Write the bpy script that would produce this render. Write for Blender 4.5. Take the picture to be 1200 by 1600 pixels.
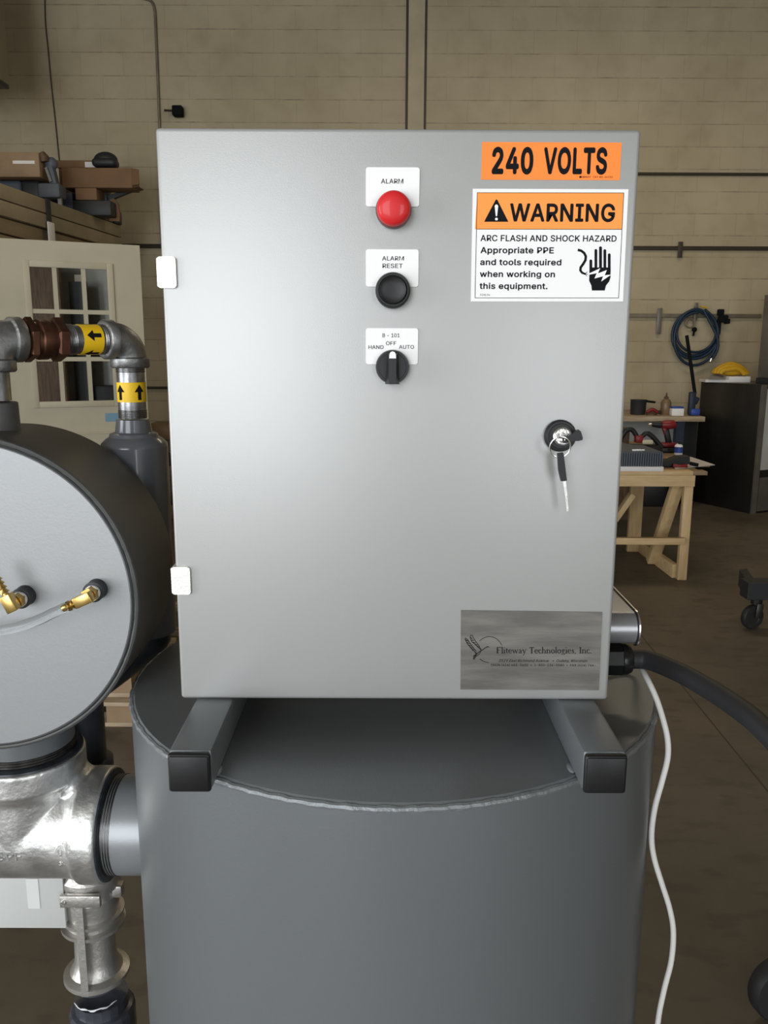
import bpy, bmesh, math, random
from mathutils import Vector, Matrix
from mathutils.geometry import tessellate_polygon
random.seed(7)
PI = math.pi
scene = bpy.context.scene
for o in list(bpy.data.objects):
    bpy.data.objects.remove(o, do_unlink=True)
COL = scene.collection

# ------------------------------------------------------------------ camera
CAM = Vector((-0.0111, -0.7423, 1.47))
PITCH, YAW, ROLL, FPX = 0.19398, 0.00068, 0.00403, 1300.0
fwd0 = Vector((math.sin(YAW) * math.cos(PITCH), math.cos(YAW) * math.cos(PITCH), -math.sin(PITCH)))
right0 = Vector((math.cos(YAW), -math.sin(YAW), 0))
up0 = right0.cross(fwd0)
cr, sr = math.cos(ROLL), math.sin(ROLL)
# photo is turned clockwise by ROLL
camR = right0 * cr + up0 * sr
camU = up0 * cr - right0 * sr
cam_data = bpy.data.cameras.new('camera')
cam_data.sensor_fit = 'VERTICAL'
cam_data.sensor_height = 24.0
cam_data.lens = FPX / 1600.0 * 24.0
cam_data.clip_start = 0.02
cam = bpy.data.objects.new('camera', cam_data)
COL.objects.link(cam)
M = Matrix.Identity(4)
for i in range(3):
    M[i][0], M[i][1], M[i][2], M[i][3] = camR[i], camU[i], -fwd0[i], CAM[i]
cam.matrix_world = M
scene.camera = cam


def ray(px, py):
    return fwd0 + camR * ((px - 600) / FPX) - camU * ((py - 800) / FPX)


def A(px, py, Y):          # point of the view ray at depth plane y = Y
    d = ray(px, py)
    return CAM + d * ((Y - CAM.y) / d.y)


def Zp(px, py, z):         # point of the view ray at height z
    d = ray(px, py)
    return CAM + d * ((z - CAM.z) / d.z)


def proj(p):
    d = Vector(p) - CAM
    z = d.dot(fwd0)
    return 600 + FPX * d.dot(camR) / z, 800 - FPX * d.dot(camU) / z


# ------------------------------------------------------------------ view, world, lights
scene.view_settings.view_transform = 'Standard'
scene.view_settings.look = 'None'
scene.view_settings.gamma = 1.0
scene.view_settings.use_curve_mapping = False
scene.view_settings.exposure = 0.0
world = bpy.data.worlds.new('world')
scene.world = world
world.use_nodes = True
wbg = world.node_tree.nodes['Background']
wbg.inputs[0].default_value = (0.75, 0.85, 1.0, 1)
wbg.inputs[1].default_value = 0.6


def area(name, loc, target, sx, sy, power, col):
    l = bpy.data.lights.new(name, 'AREA')
    l.shape = 'RECTANGLE'
    l.size, l.size_y, l.energy, l.color = sx, sy, power, col
    o = bpy.data.objects.new(name, l)
    COL.objects.link(o)
    o.location = loc
    o.rotation_euler = (Vector(target) - Vector(loc)).to_track_quat('-Z', 'Y').to_euler()
    return o


ROOM_X0, ROOM_X1, ROOM_Y0, ROOM_Y1, ROOM_Z = -5.2, 5.6, -6.4, 7.76, 5.3
area('bay_daylight', (-2.9, -6.3, 2.3), (-2.9, 0, 2.3), 3.9, 4.4, 340, (0.95, 0.98, 1.0))
area('added_right_fill', (3.0, -6.3, 1.75), (3.0, 0, 1.75), 2.1, 3.3, 125, (0.95, 0.98, 1.0))  # unseen light added to lift the cabinet's right side and the bench
area('added_left_fill', (-5.1, -2.0, 1.4), (0, -2.0, 1.4), 2.4, 2.8, 170, (0.95, 0.98, 1.0))  # unseen light added for the tank's left highlight and the bench
area('shop_lamp', (1.9, 4.9, 4.3), (1.9, 5.2, 0), 2.4, 0.5, 36, (1.0, 0.84, 0.62))
area('shop_lamp', (-2.2, 4.0, 4.3), (-2.0, 4.3, 0), 2.4, 0.5, 14, (1.0, 0.84, 0.62))


# ------------------------------------------------------------------ materials
def mat(name, col, rough=0.5, metal=0.0, noise=0.0, nscale=20.0, bump=0.0, bscale=60.0, stretch=(1, 1, 1), spec=0.5,
        coat=0.0, trans=0.0, ior=1.45, col2=None, rvar=0.0, emit=None):
    m = bpy.data.materials.new(name)
    m.use_nodes = True
    nt = m.node_tree
    b = nt.nodes['Principled BSDF']
    b.inputs['Base Color'].default_value = (*col, 1)
    b.inputs['Roughness'].default_value = rough
    b.inputs['Metallic'].default_value = metal
    b.inputs['Specular IOR Level'].default_value = spec
    b.inputs['Coat Weight'].default_value = coat
    b.inputs['Transmission Weight'].default_value = trans
    b.inputs['IOR'].default_value = ior
    if noise or bump or rvar or col2:
        tc = nt.nodes.new('ShaderNodeTexCoord')
        mp = nt.nodes.new('ShaderNodeMapping')
        mp.inputs['Scale'].default_value = stretch
        nt.links.new(tc.outputs['Object'], mp.inputs[0])
    if noise or col2:
        n = nt.nodes.new('ShaderNodeTexNoise')
        n.inputs['Scale'].default_value = nscale
        n.inputs['Detail'].default_value = 5
        nt.links.new(mp.outputs[0], n.inputs['Vector'])
        rp = nt.nodes.new('ShaderNodeValToRGB')
        c2 = col2 or tuple(c * (1 - noise) for c in col)
        c1 = col if col2 else tuple(min(1, c * (1 + noise * 0.5)) for c in col)
        rp.color_ramp.elements[0].position = 0.35
        rp.color_ramp.elements[1].position = 0.65
        rp.color_ramp.elements[0].color = (*c2, 1)
        rp.color_ramp.elements[1].color = (*c1, 1)
        nt.links.new(n.outputs['Fac'], rp.inputs[0])
        nt.links.new(rp.outputs[0], b.inputs['Base Color'])
        if rvar:
            mr = nt.nodes.new('ShaderNodeMapRange')
            mr.inputs['To Min'].default_value = rough - rvar
            mr.inputs['To Max'].default_value = rough + rvar
            nt.links.new(n.outputs['Fac'], mr.inputs['Value'])
            nt.links.new(mr.outputs[0], b.inputs['Roughness'])
    if bump:
        n2 = nt.nodes.new('ShaderNodeTexNoise')
        n2.inputs['Scale'].default_value = bscale
        n2.inputs['Detail'].default_value = 3
        nt.links.new(mp.outputs[0], n2.inputs['Vector'])
        bp = nt.nodes.new('ShaderNodeBump')
        bp.inputs['Strength'].default_value = bump
        bp.inputs['Distance'].default_value = 0.002
        nt.links.new(n2.outputs['Fac'], bp.inputs['Height'])
        nt.links.new(bp.outputs[0], b.inputs['Normal'])
    return m


MT = {}
MT['cab'] = mat('grey powder coat', (0.405, 0.41, 0.405), 0.42, 0.38, bump=0.05, bscale=900)
MT['tank'] = mat('tank grey paint', (0.155, 0.168, 0.177), 0.36, 0.28, bump=0.06, bscale=500)
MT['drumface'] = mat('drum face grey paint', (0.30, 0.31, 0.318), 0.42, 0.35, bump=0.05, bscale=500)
MT['drum'] = mat('drum grey with shade painted in', (0.068, 0.069, 0.067), 0.48, 0.12, bump=0.06, bscale=500)  # same paint as the face; shade of the unlit side darkens this colour
MT['blackplastic'] = mat('black plastic', (0.009, 0.009, 0.010), 0.45, bump=0.03, bscale=300)
MT['blackgloss'] = mat('black gland plastic', (0.010, 0.010, 0.011), 0.28)
MT['rubber'] = mat('black rubber', (0.022, 0.022, 0.024), 0.55)
MT['chrome'] = mat('bright zinc', (0.86, 0.86, 0.84), 0.24, 1.0, bump=0.03, bscale=200)
MT['hinge'] = mat('white zinc hinge', (0.80, 0.79, 0.74), 0.42, 0.8, bump=0.15, bscale=500)
MT['galv'] = mat('galvanized iron', (0.68, 0.68, 0.67), 0.40, 0.9, noise=0.2, nscale=30, bump=0.3, bscale=160, rvar=0.08)
MT['galvpipe'] = mat('galvanized pipe', (0.30, 0.30, 0.31), 0.34, 0.9, noise=0.3, nscale=60, bump=0.15, bscale=200)
MT['galvdull'] = mat('dull galvanized iron', (0.30, 0.30, 0.30), 0.42, 0.85, noise=0.25, nscale=60, bump=0.3, bscale=200)
MT['thread'] = mat('oiled pipe thread', (0.13, 0.125, 0.12), 0.34, 0.85, noise=0.3, nscale=80)
MT['dope'] = mat('dark thread sealant', (0.03, 0.035, 0.042), 0.35, 0.0, noise=0.5, nscale=60)
MT['bluetape'] = mat('blue thread sealant', (0.20, 0.36, 0.55), 0.5)
MT['bronze'] = mat('bronze', (0.13, 0.058, 0.034), 0.36, 0.8, noise=0.35, nscale=40)
MT['brass'] = mat('brass', (0.62, 0.43, 0.15), 0.30, 1.0)
MT['white'] = mat('white plastic', (0.86, 0.86, 0.86), 0.5)
MT['ptfe'] = mat('white thread tape', (0.8, 0.82, 0.85), 0.6)
MT['black'] = mat('black print', (0.008, 0.008, 0.010), 0.8, spec=0.15)
MT['greyprint'] = mat('dark grey print', (0.022, 0.022, 0.026), 0.8, spec=0.15)
MT['orange'] = mat('orange vinyl', (1.0, 0.245, 0.03), 0.5)
MT['orange2'] = mat('amber orange vinyl', (1.0, 0.32, 0.055), 0.5)
MT['yellow'] = mat('yellow vinyl', (0.90, 0.56, 0.012), 0.45)
MT['red'] = mat('red lens', (0.62, 0.018, 0.022), 0.45, coat=0.2, spec=0.4)
MT['redrim'] = mat('dark red rim', (0.10, 0.012, 0.014), 0.4)
MT['silver'] = mat('lock steel', (0.72, 0.72, 0.70), 0.25, 1.0, bump=0.3, bscale=300)
MT['brushed'] = mat('brushed steel', (0.215, 0.203, 0.185), 0.45, 0.65, noise=0.28, nscale=7, stretch=(2, 1, 14), bump=0.04, bscale=60)
MT['alu'] = mat('cast aluminium', (0.56, 0.54, 0.51), 0.42, 0.9, bump=0.3, bscale=150)
MT['pvc'] = mat('grey pvc', (0.125, 0.13, 0.15), 0.24, coat=0.3)
MT['pvcd'] = mat('dark grey pvc', (0.055, 0.06, 0.075), 0.28, noise=0.4, nscale=25)
MT['cord'] = mat('white cord', (0.72, 0.71, 0.69), 0.5)
MT['clear'] = mat('clear vinyl', (0.95, 0.97, 0.97), 0.05, trans=1.0, ior=1.2)
MT['glass'] = mat('window glass', (0.9, 0.95, 0.93), 0.02, trans=1.0, ior=1.03)
MT['jbox'] = mat('light grey enamel', (0.50, 0.51, 0.50), 0.4)
MT['doorpaint'] = mat('cream door paint', (0.46, 0.42, 0.31), 0.5, noise=0.06, nscale=4)
MT['wood'] = mat('pine lumber', (0.70, 0.52, 0.29), 0.6, col2=(0.60, 0.42, 0.21), nscale=6, stretch=(1, 6, 6))
MT['woodv'] = mat('pine lumber upright', (0.70, 0.52, 0.29), 0.6, col2=(0.60, 0.42, 0.21), nscale=6, stretch=(6, 6, 1))
MT['woodp'] = mat('pallet wood', (0.50, 0.40, 0.28), 0.7, col2=(0.32, 0.24, 0.16), nscale=5, stretch=(1, 8, 8))
MT['woodd'] = mat('dark stained wood', (0.12, 0.07, 0.04), 0.6, noise=0.4, nscale=8, stretch=(8, 8, 1))
MT['ply'] = mat('brown plywood', (0.28, 0.19, 0.11), 0.6, noise=0.25, nscale=5)
MT['panel'] = mat('beige panel', (0.33, 0.275, 0.185), 0.6, noise=0.25, nscale=3)
MT['panel2'] = mat('tan panel', (0.27, 0.205, 0.125), 0.6, noise=0.25, nscale=3)
MT['card'] = mat('cardboard', (0.20, 0.115, 0.058), 0.75, noise=0.12, nscale=6)
MT['darksteel'] = mat('dark steel', (0.06, 0.058, 0.055), 0.34, 0.7, noise=0.35, nscale=3, stretch=(1, 1, 0.3))
MT['greysteel'] = mat('shaded wall grey', (0.20, 0.19, 0.175), 0.4, 0.5, noise=0.25, nscale=4)
MT['rail'] = mat('dull conduit steel', (0.23, 0.20, 0.15), 0.5, 0.4, noise=0.2, nscale=8)
MT['raild'] = mat('dark conduit steel', (0.055, 0.045, 0.035), 0.5, 0.3)
MT['charcoal'] = mat('charcoal enamel', (0.022, 0.024, 0.027), 0.5)
MT['navy'] = mat('navy plastic', (0.015, 0.022, 0.05), 0.45)
MT['blue'] = mat('blue plastic', (0.03, 0.08, 0.36), 0.4)
MT['hose'] = mat('dark blue hose', (0.012, 0.03, 0.06), 0.4)
MT['caseg'] = mat('blue grey case plastic', (0.085, 0.10, 0.125), 0.5)
MT['redtool'] = mat('red tool plastic', (0.20, 0.014, 0.016), 0.4)
MT['bottle'] = mat('amber bottle', (0.20, 0.13, 0.07), 0.3)
MT['yellowhose'] = mat('yellow rubber', (0.62, 0.36, 0.015), 0.5)
MT['cream'] = mat('cream plastic', (0.6, 0.55, 0.4), 0.5)
MT['tape'] = mat('pale blue masking tape', (0.16, 0.30, 0.40), 0.6)
MT['paper'] = mat('paper white', (0.80, 0.79, 0.78), 0.7)
MT['weld'] = mat('painted weld', (0.20, 0.215, 0.225), 0.42, 0.3, bump=0.5, bscale=200)
MT['beigeunit'] = mat('beige enamel', (0.30, 0.26, 0.19), 0.5)


# ------------------------------------------------------------------ mesh builder
class MB:
    def __init__(self):
        self.bm = bmesh.new()
        self.mi = 0

    def _set(self, faces):
        for f in faces:
            f.material_index = self.mi

    def box(self, c, s, rot=None, bevel=0.0, seg=2):
        r = bmesh.ops.create_cube(self.bm, size=1.0)
        vs = r['verts']
        bmesh.ops.scale(self.bm, vec=s, verts=vs)
        if bevel:
            es = list({e for v in vs for e in v.link_edges})
            rb = bmesh.ops.bevel(self.bm, geom=es, offset=bevel, segments=seg, affect='EDGES', profile=0.5)
            vs = list({v for f in rb['faces'] for v in f.verts} | {v for v in vs if v.is_valid})
        if rot is not None:
            R = rot if isinstance(rot, Matrix) else Matrix.Rotation(rot, 3, 'Z')
            bmesh.ops.rotate(self.bm, cent=(0, 0, 0), matrix=R, verts=vs)
        bmesh.ops.translate(self.bm, vec=Vector(c), verts=vs)
        self._set({f for v in vs for f in v.link_faces})
        return self

    def b2(self, x0, x1, y0, y1, z0, z1, bevel=0.0, seg=2):
        return self.box(((x0 + x1) / 2, (y0 + y1) / 2, (z0 + z1) / 2), (abs(x1 - x0), abs(y1 - y0), abs(z1 - z0)), None, bevel, seg)

    def bar(self, p, q, w, h, up=(0, 0, 1), bevel=0.0):     # square bar from p to q
        p, q = Vector(p), Vector(q)
        d = (q - p).normalized()
        u = Vector(up)
        s = d.cross(u).normalized()
        u = s.cross(d).normalized()
        R = Matrix((s, d, u)).transposed()
        return self.box((p + q) / 2, (w, (q - p).length, h), R, bevel)

    def lathe(self, p, axis, prof, seg=40, ref=None):       # prof: (along, radius)
        p, d = Vector(p), Vector(axis).normalized()
        r0 = Vector(ref) if ref else (Vector((0, 0, 1)) if abs(d.z) < 0.9 else Vector((1, 0, 0)))
        u = (r0 - d * r0.dot(d)).normalized()
        v = d.cross(u)
        rings = []
        for a, r in prof:
            if r < 1e-6:
                rings.append([self.bm.verts.new(p + d * a)])
            else:
                rings.append([self.bm.verts.new(p + d * a + (u * math.cos(2 * PI * k / seg) + v * math.sin(2 * PI * k / seg)) * r) for k in range(seg)])
        fs = []
        for i in range(len(rings) - 1):
            a, b = rings[i], rings[i + 1]
            for k in range(seg):
                k2 = (k + 1) % seg
                if len(a) == 1 and len(b) == 1:
                    continue
                if len(a) == 1:
                    fs.append(self.bm.faces.new((a[0], b[k2], b[k])))
                elif len(b) == 1:
                    fs.append(self.bm.faces.new((a[k], a[k2], b[0])))
                else:
                    fs.append(self.bm.faces.new((a[k], a[k2], b[k2], b[k])))
        for rg, flip in ((rings[0], True), (rings[-1], False)):
            if len(rg) > 1:
                fs.append(self.bm.faces.new(list(reversed(rg)) if flip else rg))
        self._set(fs)
        return self

    def cyl(self, p, q, r, r2=None, seg=32):
        p, q = Vector(p), Vector(q)
        return self.lathe(p, q - p, [(0, r), ((q - p).length, r if r2 is None else r2)], seg)

    def tube(self, pts, r, seg=12, closed=False):
        pts = [Vector(p) for p in pts]
        n = len(pts)
        rs = r if isinstance(r, (list, tuple)) else [r] * n
        rings, prev = [], None
        for i in range(n):
            if closed:
                d = pts[(i + 1) % n] - pts[i - 1]
            else:
                d = pts[min(i + 1, n - 1)] - pts[max(i - 1, 0)]
            d.normalize()
            if prev is None:
                r0 = Vector((0, 0, 1)) if abs(d.z) < 0.9 else Vector((1, 0, 0))
                u = (r0 - d * r0.dot(d)).normalized()
            else:
                u = (prev - d * prev.dot(d)).normalized()
            prev = u
            v = d.cross(u)
            rings.append([self.bm.verts.new(pts[i] + (u * math.cos(2 * PI * k / seg) + v * math.sin(2 * PI * k / seg)) * rs[i]) for k in range(seg)])
        fs = []
        for i in range(n if closed else n - 1):
            a, b = rings[i], rings[(i + 1) % n]
            for k in range(seg):
                k2 = (k + 1) % seg
                fs.append(self.bm.faces.new((a[k], a[k2], b[k2], b[k])))
        if not closed:
            fs.append(self.bm.faces.new(list(reversed(rings[0]))))
            fs.append(self.bm.faces.new(rings[-1]))
        self._set(fs)
        return self

    def prism(self, poly, ext):            # 3D polygon swept along ext
        ext = Vector(ext)
        a = [self.bm.verts.new(Vector(p)) for p in poly]
        b = [self.bm.verts.new(Vector(p) + ext) for p in poly]
        n = len(a)
        fs = [self.bm.faces.new(a), self.bm.faces.new(list(reversed(b)))]
        for i in range(n):
            fs.append(self.bm.faces.new((a[i], b[i], b[(i + 1) % n], a[(i + 1) % n])))
        bmesh.ops.recalc_face_normals(self.bm, faces=fs)
        self._set(fs)
        return self

    def ball(self, c, r, s=(1, 1, 1), seg=20, rot=None):
        res = bmesh.ops.create_uvsphere(self.bm, u_segments=seg, v_segments=max(8, seg // 2), radius=r)
        vs = res['verts']
        bmesh.ops.scale(self.bm, vec=s, verts=vs)
        if rot is not None:
            bmesh.ops.rotate(self.bm, cent=(0, 0, 0), matrix=rot, verts=vs)
        bmesh.ops.translate(self.bm, vec=Vector(c), verts=vs)
        self._set({f for v in vs for f in v.link_faces})
        return self

    def add(self, verts, faces):
        vs = [self.bm.verts.new(v) for v in verts]
        fs = []
        for f in faces:
            try:
                fs.append(self.bm.faces.new([vs[i] for i in f]))
            except ValueError:
                pass
        self._set(fs)
        return self

    def m(self, i):
        self.mi = i
        return self

    def build(self, name, mats, parent=None, smooth=True, angle=38):
        me = bpy.data.meshes.new(name)
        org = WORLD_LOC.get(parent.name, Vector()) if parent else Vector()
        own = parent is None
        if own:                             # origin at the base of the thing
            xs = [v.co for v in self.bm.verts]
            org = Vector((sum(v.x for v in xs) / len(xs), sum(v.y for v in xs) / len(xs), min(v.z for v in xs)))
        bmesh.ops.translate(self.bm, vec=-org, verts=self.bm.verts)
        self.bm.to_mesh(me)
        self.bm.free()
        for k in (mats if isinstance(mats, (list, tuple)) else [mats]):
            me.materials.append(MT[k] if isinstance(k, str) else k)
        if smooth:
            me.shade_smooth()
            me.set_sharp_from_angle(angle=math.radians(angle))
        o = bpy.data.objects.new(name, me)
        COL.objects.link(o)
        if own:
            o.location = org
            WORLD_LOC[o.name] = org.copy()
        else:
            o.parent = parent
            WORLD_LOC[o.name] = org.copy()
        return o


WORLD_LOC = {}


def thing(name, label, cat, loc=(0, 0, 0), group=None):
    o = bpy.data.objects.new(name, None)
    o.empty_display_size = 0.05
    COL.objects.link(o)
    o.location = loc
    WORLD_LOC[o.name] = Vector(loc)
    return tag(o, label, cat, group)


def tag(o, label, cat, group=None, kind='thing'):
    o['label'], o['category'], o['kind'] = label, cat, kind
    if group:
        o['group'] = group
    return o


def struct(name, mb, m, smooth=False):
    o = mb.build(name, m, None, smooth)
    o['kind'] = 'structure'
    return o


def catmull(pts, n=10):
    pts = [Vector(p) for p in pts]
    P = [pts[0] * 2 - pts[1]] + pts + [pts[-1] * 2 - pts[-2]]
    out = []
    for i in range(1, len(P) - 2):
        for k in range(n):
            t = k / n
            a, b, c, d = P[i - 1], P[i], P[i + 1], P[i + 2]
            out.append(0.5 * ((2 * b) + (c - a) * t + (2 * a - 5 * b + 4 * c - d) * t * t + (3 * b - a - 3 * c + d) * t ** 3))
    out.append(pts[-1])
    return out


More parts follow.
